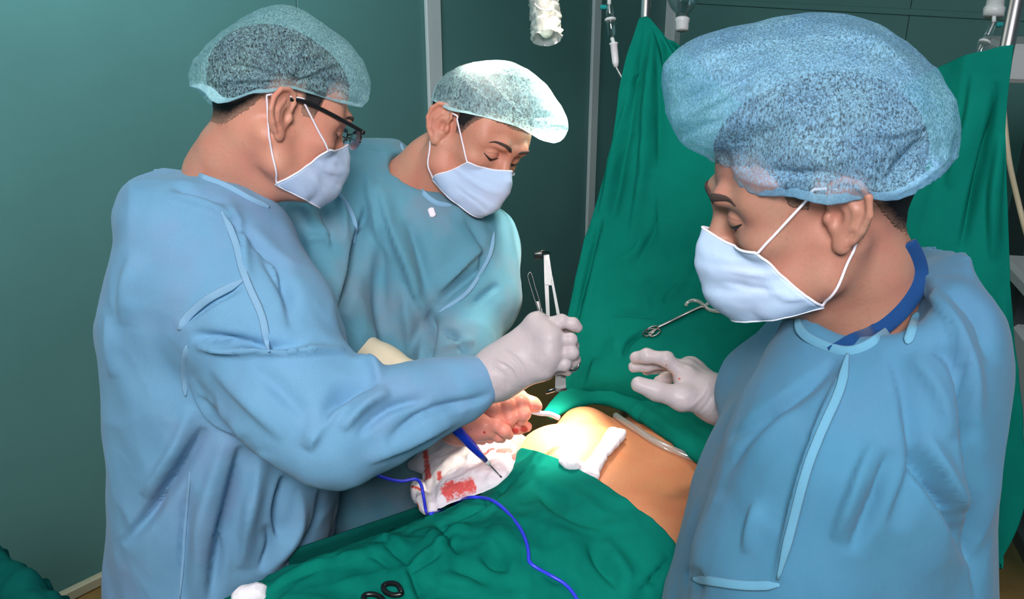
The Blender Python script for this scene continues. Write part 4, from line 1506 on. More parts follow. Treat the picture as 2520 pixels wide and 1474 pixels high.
VA = folds(VA, FA, [
    ([(500, 1050), (440, 1150), (370, 1250), (300, 1340)], 14, -.016), ([(470, 1000), (420, 1110), (350, 1220)], 18, .008), ([(590, 1095), (560, 1220), (530, 1350), (515, 1480)], 13, -.016),
    ([(560, 1060), (500, 1250), (480, 1480)], 26, .010), ([(640, 1110), (610, 1250), (590, 1400)], 18, .010), ([(700, 1170), (680, 1260), (690, 1330)], 12, -.014), ([(740, 1200), (720, 1300), (640, 1420)], 16, .010),
    ([(460, 1180), (450, 1300), (440, 1480)], 7, -.006), ([(790, 1205), (770, 1300), (700, 1390)], 10, -.010), ([(650, 1290), (660, 1340), (640, 1400)], 10, -.006),
    ([(470, 828), (560, 842), (660, 858), (760, 862)], 9, -.016), ([(480, 855), (600, 866), (740, 868), (850, 866)], 10, .012), ([(445, 800), (520, 745), (600, 705)], 9, -.007),
    ([(780, 1075), (815, 1010), (870, 960), (930, 940)], 16, -.014), ([(760, 1110), (800, 1040), (850, 985)], 16, .009), ([(840, 1060), (900, 1000), (960, 965)], 14, .009), ([(880, 1075), (960, 1010), (1060, 985)], 13, -.008),
    ([(950, 1090), (1050, 1020), (1170, 990), (1215, 965)], 10, -.007), ([(900, 1140), (1000, 1090), (1130, 1030)], 16, .006), ([(870, 880), (910, 900), (938, 935)], 14, .008),
    ([(560, 540), (630, 600), (690, 660), (720, 760)], 12, -.009), ([(600, 560), (660, 620), (700, 700)], 14, .006), ([(420, 460), (480, 480), (560, 500)], 9, -.005), ([(400, 480), (500, 505), (580, 540)], 9, .005),
    ([(640, 620), (700, 720), (720, 820)], 16, -.006), ([(470, 930), (520, 1010), (600, 1080)], 14, .008), ([(620, 900), (680, 960), (760, 1040)], 20, -.005), ([(520, 900), (600, 980), (700, 1080)], 22, .005),
    ([(560, 500), (590, 560), (600, 640), (610, 700)], 8, .005), ([(330, 620), (310, 700), (300, 800)], 20, .005), ([(262, 780), (270, 850), (275, 930)], 12, .005)], 2.1, 10)
gA = obj('surgical_gown', (VA, FA), MAT['gown'], pA)
remember('gownA', (VA, FA))
seam('shoulder_seam', [(442, 812), (470, 770), (520, 730), (600, 690)], 'gownA', gA, r=0.0058, flat=.22)
seam('armhole_seam', [(462, 850), (455, 900), (458, 975)], 'gownA', gA, r=0.0041, flat=.22)
seam('sleeve_seam', [(545, 520), (580, 600), (610, 700), (645, 780), (662, 862)], 'gownA', gA, r=0.0051, flat=.22)
seam('neckline_binding', [(458, 424), (500, 440), (560, 462), (620, 495), (662, 512)], 'gownA', gA, r=0.0051, flat=.22)
seam('hem_seam', [(470, 1160), (455, 1300), (443, 1474)], 'gownA', gA, r=.0022)
# collar tie standing up at the nape
obj('neck_tie', box_geo(P(430, 432, 1.40), nrm(P(470, 432, 1.4) - P(400, 424, 1.4)) * .022, UPZ * .004, FW * .03, .002), MAT['seam'], gA)

# right gloved hand with the retractors
d = 1.27
palmA = [P(1322, 800, 1.275), P(1352, 832, 1.262), P(1350, 872, 1.262), P(1335, 905, 1.270)]
fingA = [[P(1322, 800, 1.275), P(1382, 790, 1.268), P(1410, 798, 1.268), P(1421, 806, 1.270)],
         [P(1352, 832, 1.262), P(1404, 836, 1.258), P(1408, 852, 1.275), P(1385, 856, 1.29)],
         [P(1350, 872, 1.262), P(1408, 868, 1.258), P(1412, 886, 1.275), P(1388, 890, 1.29)],
         [P(1335, 905, 1.270), P(1388, 896, 1.262), P(1394, 908, 1.278), P(1368, 912, 1.29)]]
thA = [P(1262, 862, 1.31), P(1318, 812, 1.318), P(1368, 800, 1.31), P(1398, 812, 1.300)]
wA = P(1225, 918, 1.288)
V, F = hand(wA, palmA, fingA, thA, rw=.036, rp=.0165, cuff=([P(1190, 936, 1.286), P(1225, 918, 1.288), P(1262, 892, 1.285)], [.0315, .0305, .029]), seed=2)
V = folds(V, F, [([(1215, 880), (1262, 905), (1285, 955)], 5, .0025), ([(1235, 860), (1275, 890), (1300, 945)], 4, -.002), ([(1205, 900), (1240, 925), (1250, 965)], 5, -.0015)])
obj('glove', (V, F), MAT['glove'], pA, attrs={'stain': np.zeros(len(V))})

# ================================================================== person B: middle surgeon
pB = empty('person', P(990, 900, 1.75) * [1, 1, 0], 'man in the middle bending over, brightly lit cap and pale mask, hands on the patient', 'person')
hB = Head((1094, 320), 1.50, -48, 21, -20.6, +1, .955)
nbB = P(1010, 470, 1.64)
V, F, hv, hf, fd = build_head(hB, nbB, [P(930, 560, 1.70), P(1090, 620, 1.76)],
    lambda y, x: np.interp(y, [-.2, -.075, -.050, -.034, .008, .014, .030, .045, .058, .2], [-.040, -.034, .000, .032, .038, .006, .010, .040, .062, .07]), .0040)
cb = coarse_body([([P(960, 680, 1.72), P(960, 820, 1.75), P(960, 1000, 1.85)], [.11, .12, .12]),
                  ([P(910, 1000, 1.85), P(910, 1000, 1.85) * [1, 1, 0] + UPZ * .45, P(910, 1000, 1.85) * [1, 1, 0] + UPZ * .06], [.085, .06, .045]),
                  ([P(1040, 1000, 1.90), P(1040, 1000, 1.9) * [1, 1, 0] + UPZ * .45, P(1040, 1000, 1.9) * [1, 1, 0] + UPZ * .06], [.085, .06, .045])],
                 (-.6, 1.3, 0), (.2, 2.3, 1.6))
obj('body', merge((V, F), cb), MAT['skin_red'], pB)
obj('hair', (hv, hf), MAT['hair'], pB, attrs={'fade': fd * .75})
capB_poly = np.array([(1062, 245), (1070, 215), (1095, 185), (1140, 160), (1195, 148), (1250, 150), (1300, 172), (1340, 205), (1368, 245), (1385, 275), (1398, 300), (1396, 325), (1385, 345), (1340, 352), (1325, 330), (1290, 318), (1240, 302), (1190, 288), (1130, 275), (1090, 268)], float)
V, F, dn = bouffant(hB, (0, -.012, .040), 16, .083, .106, .112, 1.20, capB_poly, (1220, 235), 8, .004, .0014, 50)
V = folds(V, F, [([(1290, 300), (1250, 250), (1200, 200), (1170, 160)], 8, .005), ([(1290, 300), (1270, 240), (1250, 190), (1230, 155)], 7, -.004), ([(1290, 300), (1300, 250), (1290, 190)], 8, .005),
                 ([(1240, 290), (1190, 240), (1130, 190)], 8, .004), ([(1290, 310), (1320, 290), (1360, 285)], 6, -.007), ([(1300, 310), (1340, 310), (1390, 310)], 6, .007), ([(1300, 312), (1330, 330), (1380, 340)], 5, -.006)])
obj('bouffant_cap', (V, F), MAT['capB'], pB, attrs={'dense': dn})
Wg, mB_ = mask_on(hB, MASK0, pB, [([(1120, 460), (1160, 490), (1190, 510)], 6, -.002), ([(1150, 440), (1200, 470), (1240, 475)], 6, .0015), ([(1180, 500), (1190, 515), (1200, 520)], 5, -.002)])
loops(hB, Wg, mB_)
face_bits(hB, pB, .0014, 1.0, 0, .0024)

rowsB = [(347, 905, 985, 1.76, .05), (365, 850, 1005, 1.74, .09), (420, 770, 1060, 1.71, .13), (500, 715, 1180, 1.69, .16), (560, 700, 1226, 1.68, .17), (640, 700, 1236, 1.68, .175), (720, 720, 1220, 1.69, .175),
         (800, 770, 1165, 1.70, .175), (900, 780, 1150, 1.73, .175), (1100, 770, 1140, 1.82, .18), (1500, 740, 1130, 1.98, .18), (2000, 720, 1130, 2.15, .19)]
slB = [([(790, 470, 1.60), (765, 620, 1.53), (785, 770, 1.49), (850, 850, 1.475)], [.085, .080, .070, .046], .045),
       ([(1180, 600, 1.68), (1185, 730, 1.62), (1140, 845, 1.56), (1085, 905, 1.53)], [.075, .066, .050, .045], .04),
       ([(1140, 845, 1.56), (1120, 870, 1.55)], [.055, .05], .03)]
VB, FB = gown(rowsB, slB, [(ell(Q(1045, 425, 1.62), (.062, .060, .085)), .012)], (-.50, -.32, 1.38), (.06, 1.15, 2.25), .0056)
VB = wrinkle(VB, FB, 5, .0070, (1, 1, .5), 61, 3)
VB = wrinkle(VB, FB, 12, .0025, (1.2, 1, .6), 63, 2)
VB = wrinkle(VB, FB, 24, .0008, (1, 1, .6), 62, 2)
VB = folds(VB, FB, [
    ([(905, 500), (880, 590), (865, 680), (830, 780)], 11, -.020), ([(930, 450), (960, 560), (1000, 660), (1050, 790)], 16, .014), ([(900, 420), (920, 540), (960, 650)], 14, .008),
    ([(1000, 540), (1030, 640), (1050, 740)], 14, -.010), ([(950, 560), (930, 680), (940, 820)], 20, -.010), ([(1060, 760), (1050, 840), (1040, 900)], 9, -.016), ([(1075, 720), (1130, 660), (1200, 600)], 11, .009),
    ([(1080, 750), (1140, 700), (1210, 640)], 9, -.008), ([(1150, 760), (1190, 730), (1230, 700)], 8, -.006), ([(1100, 500), (1170, 560), (1200, 640)], 14, .006), ([(1130, 520), (1180, 590), (1190, 680)], 10, -.006),
    ([(740, 500), (780, 560), (830, 590)], 8, .006), ([(730, 600), (790, 590), (830, 610)], 6, .005), ([(760, 470), (800, 540), (820, 620)], 7, -.006), ([(700, 540), (740, 600), (740, 680)], 8, -.006), ([(820, 440), (840, 520), (850, 600)], 9, .006),
    ([(810, 770), (850, 790), (880, 830)], 7, -.006), ([(1075, 815), (1110, 830), (1150, 870)], 9, -.008), ([(1070, 870), (1110, 850), (1170, 840)], 8, .006), ([(990, 700), (1000, 800), (1010, 880)], 18, .008)], 2.1, 8)
gB = obj('surgical_gown', (VB, FB), MAT['gown_mid'], pB)
remember('gownB', (VB, FB))
seam('neckline_binding', [(985, 352), (1000, 410), (1030, 465), (1070, 500), (1112, 507)], 'gownB', gB, r=0.0051, flat=.22)
seam('sleeve_seam', [(830, 470), (870, 540), (872, 600)], 'gownB', gB, r=0.0038, flat=.22)
seam('shoulder_seam', [(1215, 570), (1200, 640), (1150, 720), (1080, 770)], 'gownB', gB, r=0.0038, flat=.22)
seam('neck_tie', [(1058, 512), (1066, 535)], 'gownB', gB, mat='strap', r=.006)

# right forearm in a cream glove cuff, then both gloved hands at the chest
cuffB = [P(872, 862, 1.475), P(940, 902, 1.46), P(1030, 945, 1.445), P(1130, 995, 1.43)]
F = Field(np.min(cuffB, axis=0) - .06, np.max(cuffB, axis=0) + .06, .0025)
F.chain(cuffB, [.034, .033, .029, .027], .02)
F.chain([P(868, 860, 1.475), P(888, 872, 1.472)], [.0365, .036], .006)
V, Fc = F.mesh(1)
V = folds(V, Fc, [([(920, 870), (935, 900), (930, 940)], 5, .002), ([(960, 890), (970, 920), (960, 950)], 4, -.002), ([(985, 895), (995, 930), (990, 960)], 4, .002)])
obj('glove_cuff', (V, Fc), MAT['glove_yellow'], pB, attrs={'stain': np.zeros(len(V))})
palmB = [P(1275, 984, 1.425), P(1248, 982, 1.42), P(1215, 990, 1.42), P(1188, 1006, 1.42)]
fingB = [[P(1275, 984, 1.425), P(1296, 990, 1.415), P(1312, 994, 1.412), P(1321, 1000, 1.412)],
         [P(1270, 990, 1.42), P(1282, 990, 1.40), P(1288, 1018, 1.395), P(1284, 1036, 1.405)],
         [P(1240, 990, 1.415), P(1250, 1000, 1.395), P(1256, 1028, 1.392), P(1250, 1046, 1.405)],
         [P(1206, 996, 1.415), P(1216, 1010, 1.395), P(1226, 1038, 1.392), P(1224, 1052, 1.405)]]
thB = [P(1200, 1030, 1.43), P(1240, 1050, 1.43), P(1275, 1052, 1.42), P(1296, 1050, 1.415)]
V, F = hand(P(1160, 1010, 1.43), palmB, fingB, thB, rw=.034, rp=.0135, rf=(.0112, .0108, .0098, .0088), cuff=([P(1110, 990, 1.432), P(1160, 1010, 1.43)], [.028, .028]), seed=4)
obj('glove', (V, F), MAT['glove_red'], pB, attrs={'stain': stain_at(V, [(1268, 1060, 14), (1290, 1056, 16), (1240, 1055, 12)]) * .8})
palmB2 = [P(1196, 1046, 1.392), P(1182, 1056, 1.395), P(1166, 1062, 1.405), P(1152, 1068, 1.415)]
fingB2 = [[P(1196, 1046, 1.392), P(1222, 1046, 1.382), P(1242, 1060, 1.382), P(1252, 1070, 1.388)],
          [P(1182, 1056, 1.395), P(1208, 1060, 1.392), P(1226, 1072, 1.398), P(1234, 1078, 1.405)],
          [P(1166, 1062, 1.405), P(1190, 1068, 1.405), P(1206, 1078, 1.412)],
          [P(1152, 1068, 1.415), P(1172, 1076, 1.418), P(1186, 1082, 1.424)]]
V, F = hand(P(1128, 1052, 1.405), palmB2, fingB2, [P(1140, 1035, 1.41), P(1170, 1036, 1.41), P(1205, 1040, 1.402), P(1228, 1050, 1.40)], rw=.026, rp=.0115, rf=(.0105, .0098, .009, .008),
            cuff=([P(1085, 1034, 1.43), P(1128, 1052, 1.41)], [.026, .025]), seed=5)
obj('glove', (V, F), MAT['glove_red'], pB, attrs={'stain': stain_at(V, [(1160, 1056, 3), (1192, 1064, 5)])})

# ================================================================== person C: right assistant, close to the camera
pC = empty('person', P(2080, 1200, 1.05) * [1, 1, 0], 'man at right in blue gown and large bouffant cap, nearest the camera', 'person')
hC = Head((2042, 546), .87, 174.5, 13, 4, -1, 1.02)
nbC = P(2120, 745, 1.005)
V, F, hv, hf, fd = build_head(hC, nbC, [P(2080, 920, 1.12), P(2180, 890, .98)],
    lambda y, x: np.interp(y, [-.2, -.085, -.070, -.050, -.034, .008, .016, .034, .044, .055, .2], [-.050, -.045, -.030, .0, .030, .038, .012, .020, .05, .064, .07]), .0055)
cb = coarse_body([([P(2120, 1060, 1.05), P(2100, 1180, 1.07), P(2070, 1400, 1.12)], [.12, .13, .13]),
                  ([P(2070, 1400, 1.06), P(2070, 1400, 1.06) * [1, 1, 0] + UPZ * .45, P(2070, 1400, 1.06) * [1, 1, 0] + UPZ * .06], [.09, .065, .045]),
                  ([P(2070, 1400, 1.20), P(2070, 1400, 1.2) * [1, 1, 0] + UPZ * .45, P(2070, 1400, 1.2) * [1, 1, 0] + UPZ * .06], [.09, .065, .045])],
                 (.1, .6, 0), (.7, 1.3, 1.6))
obj('body', merge((V, F), cb), MAT['skin_near'], pC)
remember('bodyC', (V, F))
obj('hair', (hv, hf), MAT['hair'], pC, attrs={'fade': fd * .7})
capC_poly = np.array([(1668, 350), (1648, 300), (1632, 240), (1622, 185), (1640, 145), (1700, 98), (1790, 72), (1900, 45), (2000, 30), (2110, 38), (2200, 75), (2280, 140), (2330, 205), (2360, 270), (2365, 340), (2345, 410), (2300, 450), (2250, 480), (2200, 498), (2160, 484), (2100, 495), (2040, 505), (1980, 492), (1920, 482), (1850, 480), (1810, 455), (1780, 410), (1740, 380), (1700, 362)], float)
V, F, dn = bouffant(hC, (0, -.018, .036), 8, .085, .108, .128, 1.30, capC_poly, (2000, 270), 14, .006, .0016, 56)
V = folds(V, F, [([(1650, 320), (1760, 250), (1890, 175)], 14, .009), ([(1660, 270), (1760, 215), (1880, 160)], 12, -.008), ([(1640, 190), (1780, 130), (1920, 95)], 14, .006), ([(1660, 350), (1720, 320), (1800, 290)], 10, -.007),
                 ([(2170, 470), (2230, 400), (2280, 340)], 12, -.009), ([(2190, 480), (2270, 430), (2340, 380)], 11, .009), ([(2100, 330), (2200, 330), (2300, 300)], 14, .005), ([(1810, 430), (1880, 450), (1960, 455)], 14, .006),
                 ([(1830, 420), (1960, 430), (2080, 430)], 10, -.006), ([(2000, 60), (2150, 110), (2260, 190)], 16, .006), ([(2130, 480), (2150, 420), (2180, 360)], 9, .006), ([(2060, 470), (2070, 400), (2080, 340)], 9, .005), ([(1960, 460), (1970, 380), (1960, 320)], 9, .004)])
obj('bouffant_cap', (V, F), MAT['capC'], pC, attrs={'dense': dn * .8})
Wg, mC_ = mask_on(hC, MASK0, pC, [([(1770, 690), (1850, 710), (1920, 715)], 8, -.002), ([(1760, 660), (1850, 675), (1910, 690)], 8, .0015), ([(1880, 700), (1940, 735), (1990, 730)], 10, .003)])
loops(hC, Wg, mC_)
face_bits(hC, pC, .0019, 1.45, 0, .0034)

rowsC = [(612, 2205, 2270, 1.09, .05), (650, 2130, 2350, 1.08, .12), (700, 2060, 2405, 1.06, .16), (770, 1985, 2466, 1.05, .19), (860, 1902, 2470, 1.04, .20), (960, 1834, 2466, 1.04, .205),
         (1100, 1746, 2460, 1.05, .205), (1220, 1702, 2450, 1.07, .205), (1350, 1668, 2448, 1.09, .205), (1474, 1640, 2447, 1.12, .205), (1800, 1600, 2430, 1.2, .21), (2600, 1570, 2400, 1.42, .22)]
slC = [([(2150, 900, .98), (2060, 1150, .94), (1960, 1400, .96), (1900, 1560, 1.0)], [.105, .10, .092, .085], .06),
       ([(1990, 900, 1.14), (1880, 960, 1.22), (1835, 985, 1.28)], [.075, .055, .040], .04)]
VC, FC = gown(rowsC, slC, [(ell(Q(2106, 730, .965), (.063, .053, .13)), .012)], (.10, -.10, .80), (.72, 1.20, 1.65), .0044)
VC = wrinkle(VC, FC, 4.5, .0055, (1, 1, .55), 71, 3)
VC = wrinkle(VC, FC, 11, .0018, (1.2, 1, .6), 73, 2)
VC = wrinkle(VC, FC, 22, .0007, (1, 1, .6), 72, 2)
VC = folds(VC, FC, [
    ([(2060, 880), (1990, 940), (1890, 1010), (1790, 1080)], 9, -.008), ([(2090, 880), (2040, 1000), (1990, 1140), (1940, 1300), (1910, 1430)], 10, .008), ([(2190, 860), (2230, 1000), (2250, 1150), (2190, 1300)], 20, -.008),
    ([(2350, 860), (2370, 1000), (2390, 1150), (2400, 1300), (2405, 1474)], 13, -.016), ([(2240, 1110), (2290, 1200), (2350, 1290), (2390, 1400)], 12, -.013), ([(2190, 1100), (2150, 1220), (2090, 1360)], 14, -.008),
    ([(2150, 1080), (2100, 1200), (2050, 1330)], 18, .007), ([(2260, 1060), (2330, 1180), (2380, 1260)], 18, .008), ([(2270, 700), (2340, 800), (2380, 920), (2390, 1060)], 18, .009), ([(2300, 690), (2400, 780), (2440, 900)], 14, -.007),
    ([(1860, 1230), (1850, 1290), (1830, 1360)], 14, .005), ([(1690, 1400), (1700, 1440), (1690, 1474)], 14, -.010),
    ([(2290, 860), (2330, 880), (2360, 940)], 10, -.006), ([(2240, 870), (2300, 960), (2340, 1080)], 22, .006), ([(1960, 1000), (1860, 1090), (1770, 1200)], 20, .005), ([(1900, 1000), (1830, 1100), (1760, 1230)], 22, -.005)], 1.8, 15)
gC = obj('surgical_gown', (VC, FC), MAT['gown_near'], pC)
remember('gownC', (VC, FC))
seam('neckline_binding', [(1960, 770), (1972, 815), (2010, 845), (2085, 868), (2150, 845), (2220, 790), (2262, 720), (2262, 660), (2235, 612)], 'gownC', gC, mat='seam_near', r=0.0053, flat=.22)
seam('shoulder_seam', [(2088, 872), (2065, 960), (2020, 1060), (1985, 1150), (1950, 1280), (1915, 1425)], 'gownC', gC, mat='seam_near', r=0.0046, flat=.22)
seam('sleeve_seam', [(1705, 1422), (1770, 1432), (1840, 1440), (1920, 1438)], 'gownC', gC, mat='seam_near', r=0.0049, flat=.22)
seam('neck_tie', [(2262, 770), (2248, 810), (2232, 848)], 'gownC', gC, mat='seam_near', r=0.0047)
# navy undershirt showing in the neckline: a band from the neck skin out to under the gown binding
mid_ = spline([(2040, 862), (2072, 852), (2112, 838), (2160, 812), (2208, 768), (2243, 718), (2256, 672), (2246, 630), (2230, 600)], 60)
w_ = np.array([q if q is not None else P(u, v, .95) for (u, v), q in [((u, v), hit(u, v, ['bodyC', 'gownC'], .002)) for u, v in mid_]])
for _ in range(10):
    w_[1:-1] = (w_[:-2] + 2 * w_[1:-1] + w_[2:]) / 4
obj('undershirt', tube_geo(w_, np.interp(np.linspace(0, 1, 60), [0, .2, .6, 1], [.002, .0075, .011, .009]), 14, flat=.35, upv=CAM - w_.mean(0)), MAT['navy'], pC)

# far hand reaching over the chest
palmC = [P(1688, 930, 1.315), P(1690, 915, 1.34), P(1698, 908, 1.365), P(1708, 910, 1.385)]
fingC = [[P(1688, 925, 1.315), P(1640, 884, 1.315), P(1592, 876, 1.325), P(1564, 880, 1.335)],
         [P(1690, 912, 1.34), P(1640, 890, 1.345), P(1592, 898, 1.35), P(1560, 903, 1.355)],
         [P(1698, 908, 1.365), P(1650, 895, 1.375), P(1612, 902, 1.378), P(1592, 910, 1.375)],
         [P(1708, 910, 1.385), P(1665, 912, 1.40), P(1640, 930, 1.40), P(1622, 938, 1.395)]]
thC = [P(1730, 985, 1.30), P(1680, 980, 1.29), P(1615, 962, 1.285), P(1572, 946, 1.285)]
V, F = hand(P(1765, 985, 1.32), palmC, fingC, thC, rw=.040, rp=.015, rf=(.0112, .0105, .0098, .0088), thumb_r=(.020, .017, .0135, .0115),
            cuff=([P(1745, 975, 1.32), P(1780, 990, 1.32), P(1825, 1005, 1.30)], [.030, .029, .031]), seed=7)
V = folds(V, F, [([(1745, 940), (1730, 970), (1700, 1000)], 4, .0018), ([(1760, 950), (1745, 985), (1722, 1015)], 4, -.0018), ([(1772, 960), (1762, 990), (1745, 1022)], 4, .0018), ([(1784, 960), (1776, 995), (1765, 1028)], 4, -.0016), ([(1660, 892), (1690, 900), (1712, 920)], 4, .0012)])
obj('glove', (V, F), MAT['glove'], pC, attrs={'stain': stain_at(V, [(1672, 932, 4), (1640, 899, 3)])})

# ================================================================== instruments, gauze, tubes and small equipment
def extrude_px(poly, d, thick, dd=None):
    """flat metal shape with real thickness, outline given as pixels at depth d (or one depth per point)"""
    n = len(poly)
    ds = [d] * n if dd is None else dd
    Fr = np.array([P(u, v, q - thick / 2) for (u, v), q in zip(poly, ds)])
    Bk = np.array([P(u, v, q + thick / 2) for (u, v), q in zip(poly, ds)])
    F = [tuple(range(n)), tuple(range(n, 2 * n))[::-1]] + [(i, n + i, n + (i + 1) % n, (i + 1) % n) for i in range(n)]
    return np.concatenate([Fr, Bk]), F

# retractor held upright in the left surgeon's fist
rt = empty('retractor', P(1360, 850, 1.297), 'steel hand retractor with a slotted shaft and bent ends in the gloved fist', 'retractor')
obj('shaft', merge(extrude_px([(1338, 628), (1351, 626), (1359, 679), (1358, 702), (1349, 702), (1340, 702)], 1.297, .0025),
                   extrude_px([(1340, 700), (1350, 700), (1353, 774), (1356, 850), (1350, 930), (1345, 850), (1344, 774)], 1.297, .0025),
                   extrude_px([(1357, 690), (1359.5, 679), (1378, 774), (1388, 850), (1393, 930), (1381, 930), (1376, 850), (1370, 774), (1358, 703)], 1.297, .0025),
                   extrude_px([(1367, 905), (1391, 905), (1393, 956), (1366, 956)], 1.297, .0025)), MAT['steel_dull'], rt, smooth=False)
fl = lambda a, b, c, e: extrude_px([a, b, c, e], 1.29, .002)
obj('bent_end', merge(tube_geo([P(1330, 620.5, 1.27), P(1341, 619.5, 1.285), P(1351, 622, 1.297)], [.0022, .0026, .0026], 10),
                      box_geo(P(1325, 629, 1.268), np.array([.0065, 0, .001]), UPZ * .0052, np.array([0, .0015, .0008]), .001)), MAT['steel_dull'], rt)
obj('bent_end', merge(box_geo(P(1371, 961, 1.285), np.array([.0135, 0, .0028]), np.array([0, .010, -.004]), UPZ * .0012, .0006),
                      box_geo(P(1355, 962, 1.27), np.array([.0065, 0, .002]), np.array([0, .006, -.004]), UPZ * .003, .001)), MAT['steel_dull'], rt)
# slender looped instrument beside it
fc = empty('tissue_clamp', P(1331, 780, 1.29), 'slender steel loop-ended clamp sticking up beside the slotted retractor', 'clamp')
obj('loop', tube_geo(np.array([P(u, v, 1.29) for u, v in spline([(1326, 764), (1321, 752), (1307, 709), (1299.5, 682), (1302, 672.5), (1308, 674), (1318, 709), (1329, 745), (1331, 770)], 60)]), .0012, 8), MAT['steel_dull'], fc)
obj('blade', extrude_px([(1318, 742), (1329, 741), (1334, 762), (1338, 790), (1345, 850), (1336, 850), (1327, 782)], 1.292, .003), MAT['steel_dull'], fc, smooth=False)
# ring-handled needle holder tucked in the palm
nh = empty('needle_holder', P(1412, 893, 1.27), 'steel finger ring of a needle holder at the bottom of the gloved fist', 'needle holder')
rg = [P(1409 + 16 * math.cos(a), 892 + 20 * math.sin(a), 1.266 + .006 * math.cos(a)) for a in np.linspace(0, 2 * math.pi, 41)]
obj('finger_ring', tube_geo(rg, .0018, 8), MAT['steel'], nh)
obj('shank', tube_geo(spline([P(1402, 876, 1.268), P(1385, 850, 1.292), P(1368, 800, 1.30), P(1352, 782, 1.302)], 20), .0018, 8), MAT['steel'], nh)

# white drain tube with red bands between the gloved fingers
dt = tube('drain_tube', [P(1282, 1008, 1.425), P(1305, 1012, 1.42), P(1330, 1017, 1.42), P(1352, 1019, 1.425), P(1375, 1028, 1.435)], .0042, MAT['white_plastic'], None, 40, 12)
tag(dt, 'thin white drain tube pinched between gloved fingers beside the lit chest', 'tube')

# -------- gauze
def lump(name, pts, radii, keys, off, mat, seed, stains=(), flat=.8, h=.0022, amp=.0022, zdef=1.05, twin=False):
    W = [hit(u, v, keys, off) for u, v in pts]
    W = np.array([q if q is not None else PZ(u, v, zdef) for q, (u, v) in zip(W, pts)])
    W = spline(W, 3 * len(W))
    r = np.interp(np.linspace(0, 1, len(W)), np.linspace(0, 1, len(radii)), radii)
    F = Field(W.min(0) - .04, W.max(0) + .04, h)
    for off_ in ((-.55, .55) if twin else (0,)):
        sd_ = nrm(np.cross(np.gradient(W, axis=0).mean(0), UPZ))
        F.chain([w + sd_ * off_ * q for w, q in zip(W, r)], [q * (.62 if twin else 1) for q in r], .008)
    V, Fc = F.mesh(1)
    V = wrinkle(V, Fc, 55, amp, (1, 1, .6), seed, 3)
    s = np.zeros(len(V))
    p = px(V)
    for poly, w in stains:
        dd, _, _ = seg_dist(p, poly)
        s = np.maximum(s, np.clip(1.25 - dd / w, 0, 1))
    return obj(name, (V, Fc), mat, None, attrs={'stain': s})

g1 = lump('gauze_roll', [(1516, 1072), (1498, 1096), (1478, 1122), (1462, 1146), (1452, 1164)], [.0135, .0100, .0082, .0085, .0100], ['skin'], .0055, MAT['gauze'], 81, twin=True)
tag(g1, 'twisted white gauze roll standing across the bare chest', 'gauze')
g2 = lump('gauze_roll', [(1384, 1140), (1405, 1145), (1428, 1156), (1450, 1168), (1464, 1176)], [.0045, .0070, .0075, .0075, .0055], ['skin', 'drape'], .005, MAT['gauze'], 82)
tag(g2, 'small white gauze roll tucked along the green drape edge', 'gauze')

pad_poly = np.array([(1163, 1079), (1190, 1082), (1215, 1068), (1222, 1078), (1254, 1066), (1287, 1071), (1292, 1089), (1283, 1108), (1273, 1134), (1254, 1164), (1241, 1178), (1212, 1197), (1171, 1212), (1106, 1234), (1076, 1246),
                     (1052, 1222), (1043, 1195), (1040, 1168), (1026, 1158), (1000, 1146), (1018, 1128), (1060, 1090), (1110, 1072)], float)
a3 = [hit(1241, 1178, ['drape']), hit(1106, 1236, ['drape']), hit(1273, 1136, ['drape'])]
a3 = [q if q is not None else PZ(1200, 1200, 1.0) for q in a3]
pn = nrm(np.cross(a3[1] - a3[0], a3[2] - a3[0]))
pn = pn if pn[2] > 0 else -pn
pn = nrm(pn + UPZ * .6)
p0 = a3[0] + pn * .003
def on_plane(u, v):
    r = (u - CX) / FPX * RT + (v - CY) / FPX * DN + FW
    return CAM + r * (((p0 - CAM) @ pn) / (r @ pn))
def pad(name, poly, cpx, thick, seed, stains, amp=.003):
    nphi, ns = 220, 56
    pl = spline(np.vstack([poly, poly[:1]]), 900)[:-1] - cpx
    pa = np.arctan2(pl[:, 1], pl[:, 0])
    o = np.argsort(pa)
    ph = np.linspace(-math.pi, math.pi, nphi, endpoint=False)
    rad = np.interp(ph, pa[o], np.hypot(pl[:, 0], pl[:, 1])[o], period=2 * math.pi)
    V, U = [], []
    for s in np.linspace(0, 1, ns):
        for k in range(nphi):
            u, v = cpx[0] + s * rad[k] * math.cos(ph[k]), cpx[1] + s * rad[k] * math.sin(ph[k])
            V.append(on_plane(u, v) + pn * thick * (1 - s ** 3) ** .6)
            U.append((u, v))
    V, U = np.array(V), np.array(U)
    Fq = grid_faces(ns, nphi, True)
    if vnormals(V, Fq)[20 * nphi][2] < 0:
        Fq = Fq[:, ::-1]
    V = wrinkle(V, Fq, 24, amp, (1, 1, 1), seed, 3)
    V = V + vnormals(V, Fq) * (.0012 * fbm(V, 110, 2, seed))[:, None]
    s = np.zeros(len(V))
    for poly2, w in stains:
        dd, _, _ = seg_dist(U, np.array(poly2, float))
        s = np.maximum(s, np.clip(1.25 - dd / w, 0, 1))
    B = np.array([on_plane(cpx[0] + rad[k] * math.cos(ph[k]), cpx[1] + rad[k] * math.sin(ph[k])) - pn * .004 for k in range(nphi)])
    n0 = len(V)
    F = [tuple(q) for q in Fq] + [(n0 - nphi + k, n0 - nphi + (k + 1) % nphi, n0 + (k + 1) % nphi, n0 + k) for k in range(nphi)] + [tuple(n0 + k for k in range(nphi))[::-1]]
    return np.vstack([V, B]), F, np.r_[s, np.zeros(nphi)]
